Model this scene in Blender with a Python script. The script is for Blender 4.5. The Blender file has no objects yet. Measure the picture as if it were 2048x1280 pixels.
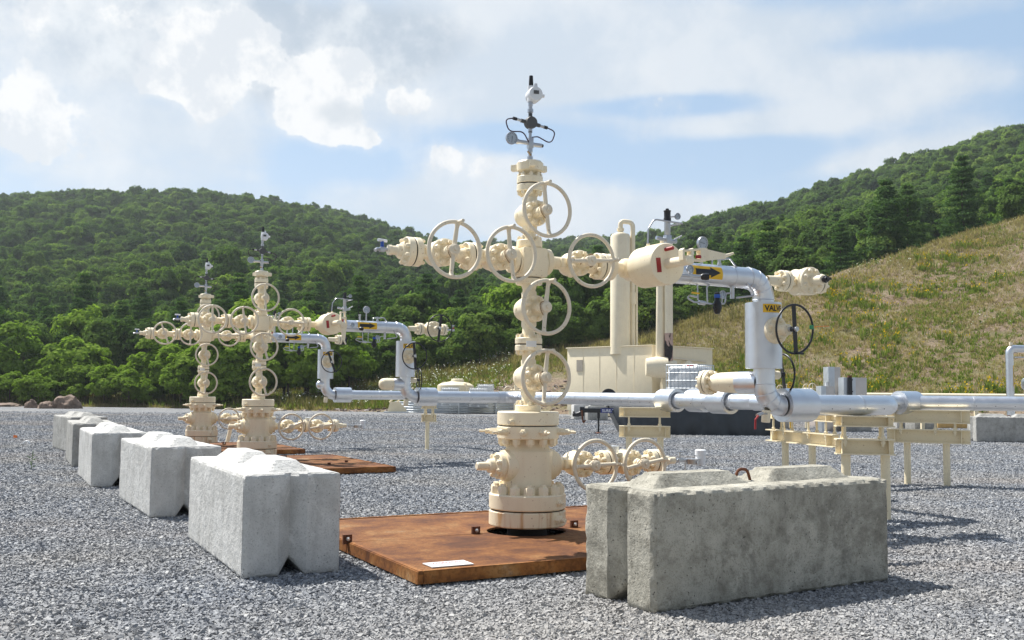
import bpy, bmesh, math, random
import numpy as np
from mathutils import Vector, Matrix, noise as mnoise

S = 0.745            # design units -> metres
random.seed(7)
rng = np.random.default_rng(11)
PI = math.pi
scene = bpy.context.scene
COL = scene.collection

# ------------------------------------------------------------------ camera
HC = 1.5 * S
PITCH = math.atan(143 / 2000.0)
ROLL = 0.009
camd = bpy.data.cameras.new("camera")
cam = bpy.data.objects.new("camera", camd)
COL.objects.link(cam)
camd.sensor_width = 36.0
camd.lens = 2000.0 / 2048 * 36
camd.clip_start = 0.1
camd.clip_end = 6000
CR = Matrix.Rotation(PI / 2 + PITCH, 3, 'X') @ Matrix.Rotation(ROLL, 3, 'Z')
cam.matrix_world = Matrix.Translation((0, 0, HC)) @ CR.to_4x4()
scene.camera = cam


def ray(px, py):
    return CR @ Vector(((px - 1024) / 2000.0, (640 - py) / 2000.0, -1.0))


def at(px, py, Y):           # point at depth Y (design units)
    d = ray(px, py)
    t = Y / d.y
    return Vector((d.x * t, Y, 1.5 + d.z * t))


def gp(px, py, z=0.0):       # point on the level z (design units)
    d = ray(px, py)
    t = (z - 1.5) / d.z
    return Vector((d.x * t, d.y * t, z))


# ------------------------------------------------------------------ mesh builder
def basis(ax):
    ax = Vector(ax).normalized()
    ref = Vector((0, 0, 1)) if abs(ax.z) < 0.9 else Vector((1, 0, 0))
    u = ref.cross(ax).normalized()
    w = ax.cross(u)
    return u, w, ax


class MB:
    def __init__(self):
        self.v = []
        self.f = []

    def add(self, vs, fs):
        o = len(self.v)
        self.v += [tuple(p) for p in vs]
        self.f += [tuple(i + o for i in f) for f in fs]
        return self

    def lathe(self, prof, o=(0, 0, 0), ax=(0, 0, 1), n=32, ph=0.0):
        u, w, a = basis(ax)
        o = Vector(o)
        vs, rings = [], []
        for s, r in prof:
            if r < 1e-6:
                rings.append([len(vs)])
                vs.append(o + a * s)
            else:
                k = len(vs)
                for i in range(n):
                    t = 2 * PI * i / n + ph
                    vs.append(o + a * s + (u * math.cos(t) + w * math.sin(t)) * r)
                rings.append(list(range(k, k + n)))
        fs = []
        for A, B in zip(rings, rings[1:]):
            if len(A) == 1 and len(B) == 1:
                continue
            for i in range(n):
                j = (i + 1) % n
                if len(A) == 1:
                    fs.append((A[0], B[j], B[i]))
                elif len(B) == 1:
                    fs.append((A[i], A[j], B[0]))
                else:
                    fs.append((A[i], A[j], B[j], B[i]))
        return self.add(vs, fs)

    def disc(self, s0, s1, r, o=(0, 0, 0), ax=(0, 0, 1), n=40, ch=0.006):
        return self.lathe([(s0, 0), (s0, r - ch), (s0 + ch, r), (s1 - ch, r), (s1, r - ch), (s1, 0)], o, ax, n)

    def cyl(self, p0, p1, r, r1=None, n=20):
        p0, p1 = Vector(p0), Vector(p1)
        L = (p1 - p0).length
        r1 = r if r1 is None else r1
        return self.lathe([(0, 0), (0, r), (L, r1), (L, 0)], p0, p1 - p0, n)

    def hexa(self, p, ax, r, h, ph=0.0):
        return self.lathe([(0, 0), (0, r), (h * .86, r), (h, r * .86), (h, 0)], p, ax, 6, ph)

    def bolt(self, p, ax, r, h, ph=0.0):   # hex nut with a stud end
        self.hexa(p, ax, r, h, ph)
        return self.lathe([(h, r * .55), (h * 1.3, r * .5), (h * 1.35, 0)], p, ax, 8)

    def torus(self, c, ax, R, r, n=56, m=10):
        u, w, a = basis(ax)
        c = Vector(c)
        vs = []
        for i in range(n):
            t = 2 * PI * i / n
            d = u * math.cos(t) + w * math.sin(t)
            for j in range(m):
                q = 2 * PI * j / m
                vs.append(c + d * (R + r * math.cos(q)) + a * r * math.sin(q))
        fs = [(i * m + j, ((i + 1) % n) * m + j, ((i + 1) % n) * m + (j + 1) % m, i * m + (j + 1) % m)
              for i in range(n) for j in range(m)]
        return self.add(vs, fs)

    def box(self, c, size, rot=None, ch=0.0):
        c = Vector(c)
        hx, hy, hz = size[0] / 2, size[1] / 2, size[2] / 2
        if ch <= 0:
            P = [Vector((x * hx, y * hy, z * hz)) for x in (-1, 1) for y in (-1, 1) for z in (-1, 1)]
            F = [(0, 1, 3, 2), (4, 6, 7, 5), (0, 4, 5, 1), (2, 3, 7, 6), (0, 2, 6, 4), (1, 5, 7, 3)]
        else:
            bm = bmesh.new()
            bmesh.ops.create_cube(bm, size=1.0)
            for v in bm.verts:
                v.co = Vector((v.co.x * size[0], v.co.y * size[1], v.co.z * size[2]))
            bmesh.ops.bevel(bm, geom=bm.edges[:], offset=ch, segments=2, affect='EDGES', profile=0.6)
            bm.verts.index_update()
            P = [v.co.copy() for v in bm.verts]
            F = [tuple(v.index for v in f.verts) for f in bm.faces]
            bm.free()
        if rot is not None:
            P = [rot @ p for p in P]
        return self.add([c + p for p in P], F)

    def tube(self, pts, r, n=10, caps=True):
        pts = [Vector(p) for p in pts]
        T = []
        for i in range(len(pts)):
            a = pts[max(0, i - 1)]
            b = pts[min(len(pts) - 1, i + 1)]
            T.append((b - a).normalized())
        u, w, _ = basis(T[0])
        vs, fs = [], []
        for i, p in enumerate(pts):
            if i:
                q = T[i - 1].rotation_difference(T[i])
                u = q @ u
                w = q @ w
            rr = r[i] if isinstance(r, (list, tuple)) else r
            for k in range(n):
                t = 2 * PI * k / n
                vs.append(p + (u * math.cos(t) + w * math.sin(t)) * rr)
        for i in range(len(pts) - 1):
            for k in range(n):
                j = (k + 1) % n
                fs.append((i * n + k, i * n + j, (i + 1) * n + j, (i + 1) * n + k))
        if caps:
            fs.append(tuple(reversed(range(n))))
            fs.append(tuple(range((len(pts) - 1) * n, len(pts) * n)))
        return self.add(vs, fs)

    def prism(self, pts, o, ux, uy, th):     # extruded outline, centred on its thickness
        o, ux, uy = Vector(o), Vector(ux), Vector(uy)
        nz = ux.cross(uy).normalized()
        n = len(pts)
        vs = [o + ux * a + uy * b - nz * th / 2 for a, b in pts] + [o + ux * a + uy * b + nz * th / 2 for a, b in pts]
        fs = [tuple(reversed(range(n))), tuple(range(n, 2 * n))]
        fs += [(i, (i + 1) % n, n + (i + 1) % n, n + i) for i in range(n)]
        return self.add(vs, fs)

    def mapgrid(self, cols, rows, fn):       # cols: (s, low, high) -> curved sheet
        vs, fs = [], []
        for s, lo, hi in cols:
            for k in range(rows + 1):
                vs.append(fn(s, lo + (hi - lo) * k / rows))
        for i in range(len(cols) - 1):
            for k in range(rows):
                a = i * (rows + 1) + k
                fs.append((a, a + rows + 1, a + rows + 2, a + 1))
        return self.add(vs, fs)

    def mesh(self, name, mat, smooth=True, sharp=38):
        me = bpy.data.meshes.new(name)
        me.from_pydata([(x * S, y * S, z * S) for x, y, z in self.v], [], self.f)
        bm = bmesh.new()
        bm.from_mesh(me)
        bmesh.ops.recalc_face_normals(bm, faces=bm.faces[:])
        bm.to_mesh(me)
        bm.free()
        if smooth:
            me.shade_smooth()
            me.set_sharp_from_angle(angle=math.radians(sharp))
        if mat:
            me.materials.append(mat)
        return me


def part(name, mb, mat, parent=None, loc=(0, 0, 0), rot=None, label=None, smooth=True, sharp=38):
    me = mb if isinstance(mb, bpy.types.Mesh) else mb.mesh(name, mat, smooth, sharp)
    o = bpy.data.objects.new(name, me)
    COL.objects.link(o)
    o.parent = parent
    o.location = Vector(loc) * S
    if rot is not None:
        o.rotation_euler = rot
    if label:
        o['label'] = label
    return o


def thing(name, label, cat, loc=(0, 0, 0), rz=0.0, group=None):
    o = bpy.data.objects.new(name, None)
    COL.objects.link(o)
    o.empty_display_size = 0.1
    o.location = Vector(loc) * S
    o.rotation_euler = (0, 0, rz)
    return tag(o, label, cat, group)


def tag(o, label, cat, group=None):
    o['label'] = label
    o['category'] = cat
    if group:
        o['group'] = group
    return o


def arc(c, u, w, r, a0, a1, n):
    c, u, w = Vector(c), Vector(u), Vector(w)
    return [c + u * r * math.cos(a0 + (a1 - a0) * i / n) + w * r * math.sin(a0 + (a1 - a0) * i / n) for i in range(n + 1)]


def bend_path(pts, r, n=8):      # polyline with rounded corners
    pts = [Vector(p) for p in pts]
    out = [pts[0]]
    for a, b, c in zip(pts, pts[1:], pts[2:]):
        d0, d1 = (a - b).normalized(), (c - b).normalized()
        ang = d0.angle(d1)
        if ang > 3.1:
            out.append(b)
            continue
        k = min(r / math.tan(ang / 2), (a - b).length * .49, (c - b).length * .49)
        p0, p1 = b + d0 * k, b + d1 * k
        for i in range(n + 1):
            t = i / n
            out.append(p0 * (1 - t) ** 2 + b * 2 * t * (1 - t) + p1 * t * t)
    out.append(pts[-1])
    return out


def text_polys(s, h, width=None, bold=0.03):
    cu = bpy.data.curves.new("lettering", 'FONT')
    cu.body = s
    cu.size = 1.0
    cu.offset = bold
    cu.align_x = 'CENTER'
    ob = bpy.data.objects.new("lettering", cu)
    COL.objects.link(ob)
    dg = bpy.context.evaluated_depsgraph_get()
    me = bpy.data.meshes.new_from_object(ob.evaluated_get(dg))
    vs = [v.co.copy() for v in me.vertices]
    fs = [tuple(p.vertices) for p in me.polygons]
    bpy.data.objects.remove(ob)
    bpy.data.curves.remove(cu)
    bpy.data.meshes.remove(me)
    x0, x1 = min(v.x for v in vs), max(v.x for v in vs)
    y0, y1 = min(v.y for v in vs), max(v.y for v in vs)
    k = h / (y1 - y0)
    kx = (width / (x1 - x0)) if width else k
    return [((v.x - (x0 + x1) / 2) * kx, (v.y - (y0 + y1) / 2) * k) for v in vs], fs


# ------------------------------------------------------------------ materials
class NT:
    def __init__(self, name):
        self.m = bpy.data.materials.new(name)
        self.m.use_nodes = True
        self.t = self.m.node_tree
        self.b = self.t.nodes['Principled BSDF']
        self.out = self.t.nodes['Material Output']
        self.tc = self.t.nodes.new('ShaderNodeTexCoord')

    def n(self, kind, **kw):
        x = self.t.nodes.new('ShaderNode' + kind)
        for k, v in kw.items():
            if k in x.inputs:
                x.inputs[k].default_value = v
            else:
                setattr(x, k, v)
        return x

    def l(self, a, b):
        self.t.links.new(a, b)

    def noise(self, scale, detail=4, rough=0.55, co='Object', vscale=None, dist=0.0):
        x = self.n('TexNoise')
        x.inputs['Scale'].default_value = scale
        x.inputs['Detail'].default_value = detail
        x.inputs['Roughness'].default_value = rough
        x.inputs['Distortion'].default_value = dist
        src = self.tc.outputs[co]
        if vscale:
            mp = self.n('Mapping')
            mp.inputs['Scale'].default_value = vscale
            self.l(src, mp.inputs['Vector'])
            src = mp.outputs[0]
        self.l(src, x.inputs['Vector'])
        return x.outputs['Fac']

    def ramp(self, fac, stops):
        r = self.n('ValToRGB')
        e = r.color_ramp.elements
        while len(e) < len(stops):
            e.new(0.5)
        for i, (p, c) in enumerate(stops):
            e[i].position = p
            e[i].color = (*c, 1) if not isinstance(c, (int, float)) else (c, c, c, 1)
        self.l(fac, r.inputs[0])
        return r.outputs[0]

    def mix(self, fac, a, b, mode='MIX'):
        m = self.n('Mix', data_type='RGBA', blend_type=mode)
        for s, v in ((m.inputs[0], fac), (m.inputs[6], a), (m.inputs[7], b)):
            if hasattr(v, 'links'):
                self.l(v, s)
            elif isinstance(v, (int, float)):
                s.default_value = v if s == m.inputs[0] else (v, v, v, 1)
            else:
                s.default_value = (*v, 1)
        return m.outputs[2]

    def math(self, op, a, b=0.0, c=0.0):
        m = self.n('Math', operation=op)
        for s, v in zip(m.inputs, (a, b, c)):
            if hasattr(v, 'links'):
                self.l(v, s)
            else:
                s.default_value = v
        return m.outputs[0]

    def bump(self, h, strength=0.3, dist=0.01):
        b = self.n('Bump')
        b.inputs['Strength'].default_value = strength
        b.inputs['Distance'].default_value = dist
        self.l(h, b.inputs['Height'])
        self.l(b.outputs[0], self.b.inputs['Normal'])

    def col(self, c):
        if hasattr(c, 'links'):
            self.l(c, self.b.inputs['Base Color'])
        else:
            self.b.inputs['Base Color'].default_value = (*c, 1)

    def set(self, rough=None, metal=None, spec=None):
        if rough is not None:
            if hasattr(rough, 'links'):
                self.l(rough, self.b.inputs['Roughness'])
            else:
                self.b.inputs['Roughness'].default_value = rough
        if metal is not None:
            self.b.inputs['Metallic'].default_value = metal
        if spec is not None:
            self.b.inputs['Specular IOR Level'].default_value = spec
        return self


def plain(name, c, rough=0.5, metal=0.0, var=0.12, scale=9):
    k = NT(name)
    f = k.noise(scale, 5)
    k.col(k.ramp(f, [(0.3, tuple(x * (1 - var) for x in c)), (0.7, tuple(min(1, x * (1 + var)) for x in c))]))
    r = k.noise(scale * 3, 3)
    k.set(k.math('MULTIPLY_ADD', r, 0.2, rough - 0.1), metal)
    return k.m


def cream_paint(name, c=(0.90, 0.795, 0.585), rust=0.05, rough=0.42):
    k = NT(name)
    base = k.ramp(k.noise(5, 5), [(0.3, tuple(x * 0.93 for x in c)), (0.7, c)])
    # dust and thin run marks
    run = k.noise(6, 4, vscale=(2.2, 2.2, 0.25))
    base = k.mix(k.ramp(run, [(0.54, 0.0), (0.8, 0.12)]), base, (0.66, 0.5, 0.3))
    chips = k.noise(55, 2)
    base = k.mix(k.ramp(chips, [(0.67, 0.0), (0.72, 0.55)]), base, (0.33, 0.17, 0.07))
    if rust:
        st = k.noise(9, 4, vscale=(1.6, 1.6, 0.16))
        base = k.mix(k.ramp(st, [(0.5, 0.0), (0.64, rust)]), base, (0.55, 0.27, 0.07))
    k.col(base)
    k.set(k.math('MULTIPLY_ADD', k.noise(30, 3), 0.18, rough - 0.08), 0.0, 0.45)
    k.bump(k.noise(70, 3), 0.12, 0.003)
    return k.m


CREAM = cream_paint("cream_paint")
CREAM_R = cream_paint("cream_paint_rust_runs", rust=0.75)
CREAM_W = cream_paint("cream_wheel_paint", (0.80, 0.71, 0.55), rust=0.03)
CREAM_S = cream_paint("cream_stand_paint", (0.89, 0.77, 0.53), rust=0.0, rough=0.5)
CREAM_B = cream_paint("cream_building_paint", (0.90, 0.79, 0.57), rust=0.0, rough=0.55)


def cladding(name, c=(0.86, 0.87, 0.88), rough=0.3):
    k = NT(name)
    k.col(k.ramp(k.noise(4, 5), [(0.3, tuple(x * .86 for x in c)), (0.7, c)]))
    k.set(k.math('MULTIPLY_ADD', k.noise(14, 5), 0.24, rough - 0.1), 1.0)
    mixh = k.math('ADD', k.noise(3.5, 3), k.math('MULTIPLY', k.noise(45, 2), 0.12))
    k.bump(mixh, 0.22, 0.02)
    return k.m


ALU = cladding("aluminium_cladding", (0.80, 0.81, 0.83), 0.35)
ALU_D = cladding("aluminium_cladding_dull", (0.74, 0.75, 0.77), 0.42)
STEEL = cladding("stainless_steel", (0.56, 0.56, 0.57), 0.32)
GALV = cladding("galvanised_steel", (0.68, 0.71, 0.73), 0.5)
BRUSHED = cladding("brushed_cabinet_steel", (0.66, 0.6, 0.55), 0.4)
BLACK = plain("black_enamel", (0.014, 0.014, 0.016), 0.35)
RUBBER = plain("black_rubber", (0.02, 0.02, 0.022), 0.7)
DARK = plain("dark_gap", (0.02, 0.018, 0.016), 0.85)
GREYB = plain("grey_cast_box", (0.085, 0.085, 0.085), 0.55)
WHITE = plain("white_plastic", (0.78, 0.79, 0.8), 0.4, var=0.04)
YELLOW = plain("yellow_vinyl", (0.80, 0.47, 0.015), 0.4, var=0.05)
RED = plain("red_paint", (0.33, 0.018, 0.02), 0.45)
BLUE = plain("blue_plastic", (0.02, 0.09, 0.42), 0.4)
DIAL = plain("dial_face", (0.42, 0.47, 0.52), 0.25, var=0.03)
PLATE = plain("white_plate", (0.8, 0.8, 0.79), 0.35, var=0.03)
GREEN = plain("green_plastic_seal", (0.02, 0.22, 0.08), 0.4)
ORANGE = plain("orange_plastic", (0.85, 0.2, 0.03), 0.5)
PURPLE = plain("purple_cable", (0.045, 0.012, 0.035), 0.5)
RUSTY = plain("rusty_iron", (0.14, 0.05, 0.022), 0.85, var=0.4, scale=30)
CHAIN = plain("tarnished_chain", (0.30, 0.2, 0.1), 0.6, var=0.4, scale=60)
CANVAS = plain("dark_tarpaulin", (0.035, 0.042, 0.05), 0.5, var=0.2, scale=3)
PALEBOARD = plain("yellow_board", (0.62, 0.40, 0.15), 0.7)
SOOT = plain("burnt_paint", (0.03, 0.022, 0.02), 0.8)
def burnt_paint():
    k = NT('heat_burnt_pink_paint')
    a = k.noise(3.0, 6, .65, vscale=(1.4, 1.4, .7), dist=.6)
    k.col(k.mix(k.ramp(a, [(.47, 0.0), (.53, 1.0)]), (.55, .38, .31), (.02, .016, .016)))
    k.set(.75)
    return k.m


BURNT = burnt_paint()
PINKP = plain("heat_faded_paint", (0.66, 0.48, 0.38), 0.6)


def concrete(name, lo, hi, pits=0.5, stain=0.35, streak=0.3):
    k = NT(name)
    a = k.noise(3.2, 8, 0.68)
    base = k.ramp(a, [(0.30, lo), (0.48, tuple((x + y) / 2 for x, y in zip(lo, hi))), (0.68, hi)])
    dark = tuple(x * 0.5 for x in lo)
    b = k.noise(1.6, 7, 0.75, dist=0.8)
    base = k.mix(k.ramp(b, [(0.5, 0.0), (0.62, stain)]), base, dark)
    m = k.noise(13, 6, 0.75)
    base = k.mix(k.ramp(m, [(0.36, stain), (0.5, 0.0)]), base, tuple(x * 0.7 for x in lo))
    run = k.noise(7, 5, 0.6, vscale=(1.6, 1.6, 0.14))
    base = k.mix(k.ramp(run, [(0.52, 0.0), (0.68, streak)]), base, tuple(x * 0.62 for x in lo))
    pale = k.noise(5, 6, 0.7, dist=1.2)
    base = k.mix(k.ramp(pale, [(0.60, 0.0), (0.66, 0.5)]), base, tuple(min(1, x * 1.12) for x in hi))
    f = k.noise(110, 3, 0.7)
    base = k.mix(k.ramp(f, [(0.34, 0.55), (0.46, 0.0)]), base, dark)
    v = k.n('TexVoronoi')
    v.inputs['Scale'].default_value = 38
    k.l(k.tc.outputs['Object'], v.inputs['Vector'])
    pit = k.ramp(v.outputs['Distance'], [(0.06, 1.0), (0.16, 0.0)])
    sel = k.ramp(k.noise(9, 3), [(0.48, 0.0), (0.56, pits)])
    pf = k.math('MULTIPLY', pit, sel)
    base = k.mix(pf, base, (0.05, 0.047, 0.042))
    k.col(base)
    k.set(0.92, 0, 0.25)
    h = k.math('ADD', k.math('MULTIPLY', k.noise(24, 7, 0.7), 1.0), k.math('MULTIPLY', pf, -1.6))
    k.bump(h, 0.9, 0.016)
    return k.m


CONC_W = concrete("pale_concrete", (0.50, 0.49, 0.46), (0.71, 0.70, 0.67), 0.4, 0.16, 0.25)
CONC_G = concrete("weathered_grey_concrete", (0.31, 0.29, 0.235), (0.57, 0.54, 0.455), 0.95, 0.6)
CONC_M = concrete("streaked_grey_concrete", (0.33, 0.32, 0.29), (0.52, 0.51, 0.48), 0.6, 0.4)


def rust_mat(name, grid):
    k = NT(name)
    a = k.math('ADD', k.math('MULTIPLY', k.noise(2.2, 7, 0.65, dist=0.5), .55), k.math('MULTIPLY', k.noise(3.0, 6, 0.65, vscale=(.8, 1.7, 1)), .45))
    base = k.ramp(a, [(0.32, (0.06, 0.022, 0.010)), (0.43, (0.155, 0.056, 0.018)), (0.52, (0.30, 0.118, 0.03)), (0.60, (0.38, 0.19, 0.065)), (0.68, (0.40, 0.29, 0.19))])
    b = k.noise(40, 4)
    base = k.mix(k.ramp(b, [(0.38, 0.4), (0.55, 0.0)]), base, (0.06, 0.02, 0.008))
    w = k.n('TexWave', wave_type='BANDS', bands_direction='X')
    w.inputs['Scale'].default_value = 17
    w.inputs['Distortion'].default_value = 0.6
    k.l(k.tc.outputs['Object'], w.inputs['Vector'])
    w2 = k.n('TexWave', wave_type='BANDS', bands_direction='Y')
    w2.inputs['Scale'].default_value = 17
    k.l(k.tc.outputs['Object'], w2.inputs['Vector'])
    g = k.math('MULTIPLY', w.outputs['Fac'], w2.outputs['Fac'])
    if grid:
        base = k.mix(k.ramp(g, [(0.0, 0.6), (0.4, 0.0)]), base, (0.045, 0.016, 0.008))
    k.col(base)
    k.set(0.8, 0, 0.3)
    k.bump(k.math('ADD', g, k.math('MULTIPLY', b, 0.6)) if grid else b, 0.5, 0.006)
    return k.m


RUST = rust_mat('rusted_grating', True)
RUST_F = rust_mat('rusted_frame', False)

# ------------------------------------------------------------------ wellheads
A = Vector((0.883, 0.469, 0))
NB = Vector((-0.469, 0.883, 0))       # pointing away from the camera
RZ = math.atan2(0.469, 0.883)
W1 = Vector((0.17, 10.1, 0))
W2 = W1 + NB * 11.03
W3 = W2 + NB * 5.58
ST = (0, -1, 0)                        # stem direction in a wellhead's own frame


def zf(y, r=0.0):
    return at(1062, y, 10.1 - r).z


ZARM = at(1068, 522, 10.1).z
ZSIDE = zf(931, 0.1)
CACHE = {}


def cached(key, fn):
    if key not in CACHE:
        CACHE[key] = fn()
    return CACHE[key]


def wheel_mesh(R, tube, black=False, seed=0):
    def mk():
        m = MB()
        m.torus((0, 0, 0), (0, 1, 0), R, tube, 64, 12)
        if not black:
            m.tube([(0, 0, -R), (0, 0.006, -R * .93), (0, 0.012, -R * .8), (0, 0.02, -.05)], [.033, .025, .0195, .024], 10)
            m.tube([(0, 0, R), (0, 0.006, R * .93), (0, 0.012, R * .8), (0, 0.02, .05)], [.033, .025, .0195, .024], 10)
            m.lathe([(-.03, 0), (-.03, .052), (.03, .056), (.045, .04), (.045, 0)], (0, 0.02, 0), ST, 24)
            m.lathe([(.045, .018), (.062, .016), (.062, 0)], (0, 0.02, 0), ST, 12)
            m.tube([(0, 0.01, R), (0, -.05, R), (0, -.115, R)], .0165, 12)
        else:
            for s in (1, -1):
                m.prism([(-.026, .02), (.026, .02), (.026, R * .98), (-.026, R * .98)], (0, 0, 0), (1, 0, 0.0), (0, -.0, s), .012)
            m.lathe([(-.05, 0), (-.05, .03), (.02, .03), (.02, 0)], (0, 0, 0), ST, 20)
            m.tube([(0, 0, -R), (0, -.02, -R), (0, -.11, -R)], .012, 10)
        return m.mesh('handwheel', BLACK if black else CREAM_W)
    return cached(('wheel', R, tube, black), mk)


def flange_pair(parent, c, ax, r, th=.06, gap=.012, nb=8, nr=.022, label=None, nuts=(True, True), mat=None):
    mat = mat or CREAM
    key = ('fl', tuple(ax), r, th, gap, nb, nr, nuts, mat.name)
    axv = Vector(ax)

    def mk():
        m = MB()
        m.disc(gap / 2, gap / 2 + th, r, (0, 0, 0), ax)
        m.disc(-gap / 2 - th, -gap / 2, r, (0, 0, 0), ax)
        u, w, a = basis(ax)
        for i in range(nb):
            t = 2 * PI * (i + .5) / nb
            p = (u * math.cos(t) + w * math.sin(t)) * (r - nr * 1.25)
            if nuts[0]:
                m.bolt(p + a * (gap / 2 + th - .002), a, nr, nr * 1.5, t)
            if nuts[1]:
                m.bolt(p - a * (gap / 2 + th - .002), -a, nr, nr * 1.5, t)
        return m.mesh('flange', mat)
    o = part('flange', cached(key, mk), None, parent, c, label=label)

    def mk2():
        return MB().disc(-gap / 2 - .002, gap / 2 + .002, r * .93, (0, 0, 0), ax, 40, .001).mesh('gasket', DARK)
    part('gasket', cached(('gk', tuple(ax), r, gap), mk2), None, o)
    return o


def gate_valve(parent, c, bore, L1, L2, spin=0.0, R=.262, off=.36, chain=False, tilt=0.0, wheel=True):
    key = ('gv', bore, round(L1, 3), round(L2, 3))
    bx = (0, 0, 1) if bore == 'Z' else (1, 0, 0)

    def mk():
        m = MB()
        m.lathe([(-L1, 0), (-L1, .082), (-L1 + .05, .066), (-.12, .064), (-.05, .085), (.05, .085), (.12, .064), (L2 - .05, .066), (L2, .082), (L2, 0)], (0, 0, 0), bx, 28)
        m.lathe([(-.235, 0), (-.235, .024), (-.225, .03), (-.19, .032), (-.175, .05), (-.165, .078), (-.13, .108), (-.06, .126),
                 (.02, .127), (.07, .118), (.1, .115), (.1, 0)], (0, 0, 0), ST, 36)
        # cast pads and grease fittings
        u = Vector(bx)
        for s in (-1, 1):
            m.lathe([(0, .026), (.03, .022), (.034, 0)], Vector((0, .05, 0)) + u.cross(Vector((0, 1, 0))) * s * .1, u.cross(Vector((0, 1, 0))) * s, 12)
            m.box(Vector((0, .0, 0)) + u * s * .135, (.1, .16, .1), None, .02)
        return m.mesh('gate_valve', CREAM)
    g = part('gate_valve', cached(key, mk), None, parent, c)

    def mkb():
        m = MB()
        m.disc(.098, .152, .134, (0, 0, 0), ST, 40, .01)
        for i in range(8):
            t = 2 * PI * (i + .5) / 8
            m.bolt(Vector((math.cos(t) * .102, -.15, math.sin(t) * .102)), ST, .026, .036, t)
        m.lathe([(.15, .062), (.17, .056), (.2, .046), (.215, .046), (.22, .052), (.26, .052), (.265, .044), (.29, .042), (.292, .03), (.34, .028), (.35, 0)], (0, 0, 0), ST, 24)
        return m.mesh('bonnet', CREAM)
    part('bonnet', cached('bonnet', mkb), None, g)
    if wheel:
        h = part('handwheel', wheel_mesh(R, .0195), None, g, (0, -off, 0), (tilt, spin, 0))
        if chain:
            m = MB()
            pts = []
            for i in range(22):
                t = i / 21
                a = t * 5.2
                pts.append((.058 * math.cos(a) + .01 * math.sin(9 * t), .03 + .02 * math.sin(7 * t), .058 * math.sin(a) - .12 * max(0, t - .55)))
            for p, q in zip(pts, pts[1:]):
                m.torus((Vector(p) + Vector(q)) / 2, (Vector(q) - Vector(p)).cross(Vector((0.3, 1, .2))), .010, .0035, 10, 5)
            part('chain', m, CHAIN, h)
    return g


def gauge(parent, c, r, face=(0, -1, 0), ang=2.1, stem=None, name='pressure_gauge'):
    f = Vector(face).normalized()
    d = r * .55
    o = part(name, MB().lathe([(-d, 0), (-d, r * .9), (-d * .7, r), (0, r), (0, r * .9), (-.01, r * .88), (-.01, 0)], (0, 0, 0), f, 32), STEEL, parent, c)
    part('dial', MB().lathe([(-.008, 0), (-.008, r * .87), (-.004, r * .87), (-.004, 0)], (0, 0, 0), f, 32, ), DIAL, o)
    u, w, a = basis(f)
    m = MB()
    for i in range(11):
        t = -0.75 * PI + 1.5 * PI * i / 10 + PI / 2
        p = u * math.cos(t) + w * math.sin(t)
        q = a.cross(p)
        m.prism([(r * .66, -.0022), (r * .78, -.0022), (r * .78, .0022), (r * .66, .0022)], a * -.001, p, q, .002)
    p = u * math.cos(ang) + w * math.sin(ang)
    m.prism([(-r * .3, -r * .035), (r * .7, -r * .02), (r * .7, r * .02), (-r * .3, r * .035)], a * .001, p, a.cross(p), .002)
    part('needle', m, BLACK, o)
    if stem:
        part('stem', MB().tube([Vector((0, 0, 0)) - f * d * .5, Vector(stem)], r * .2, 8), STEEL, o)
    return o


def nuts(parent, n, R, z, r, h, up=1, ph=0.0):
    def mk():
        return MB().bolt((0, 0, 0), (0, 0, up), r, h).mesh('nut', CREAM)
    me = cached(('nut', r, h, up), mk)
    for i in range(n):
        t = 2 * PI * (i + ph) / n
        part('nut', me, None, parent, (R * math.cos(t), R * math.sin(t), z), (0, 0, t))


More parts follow.
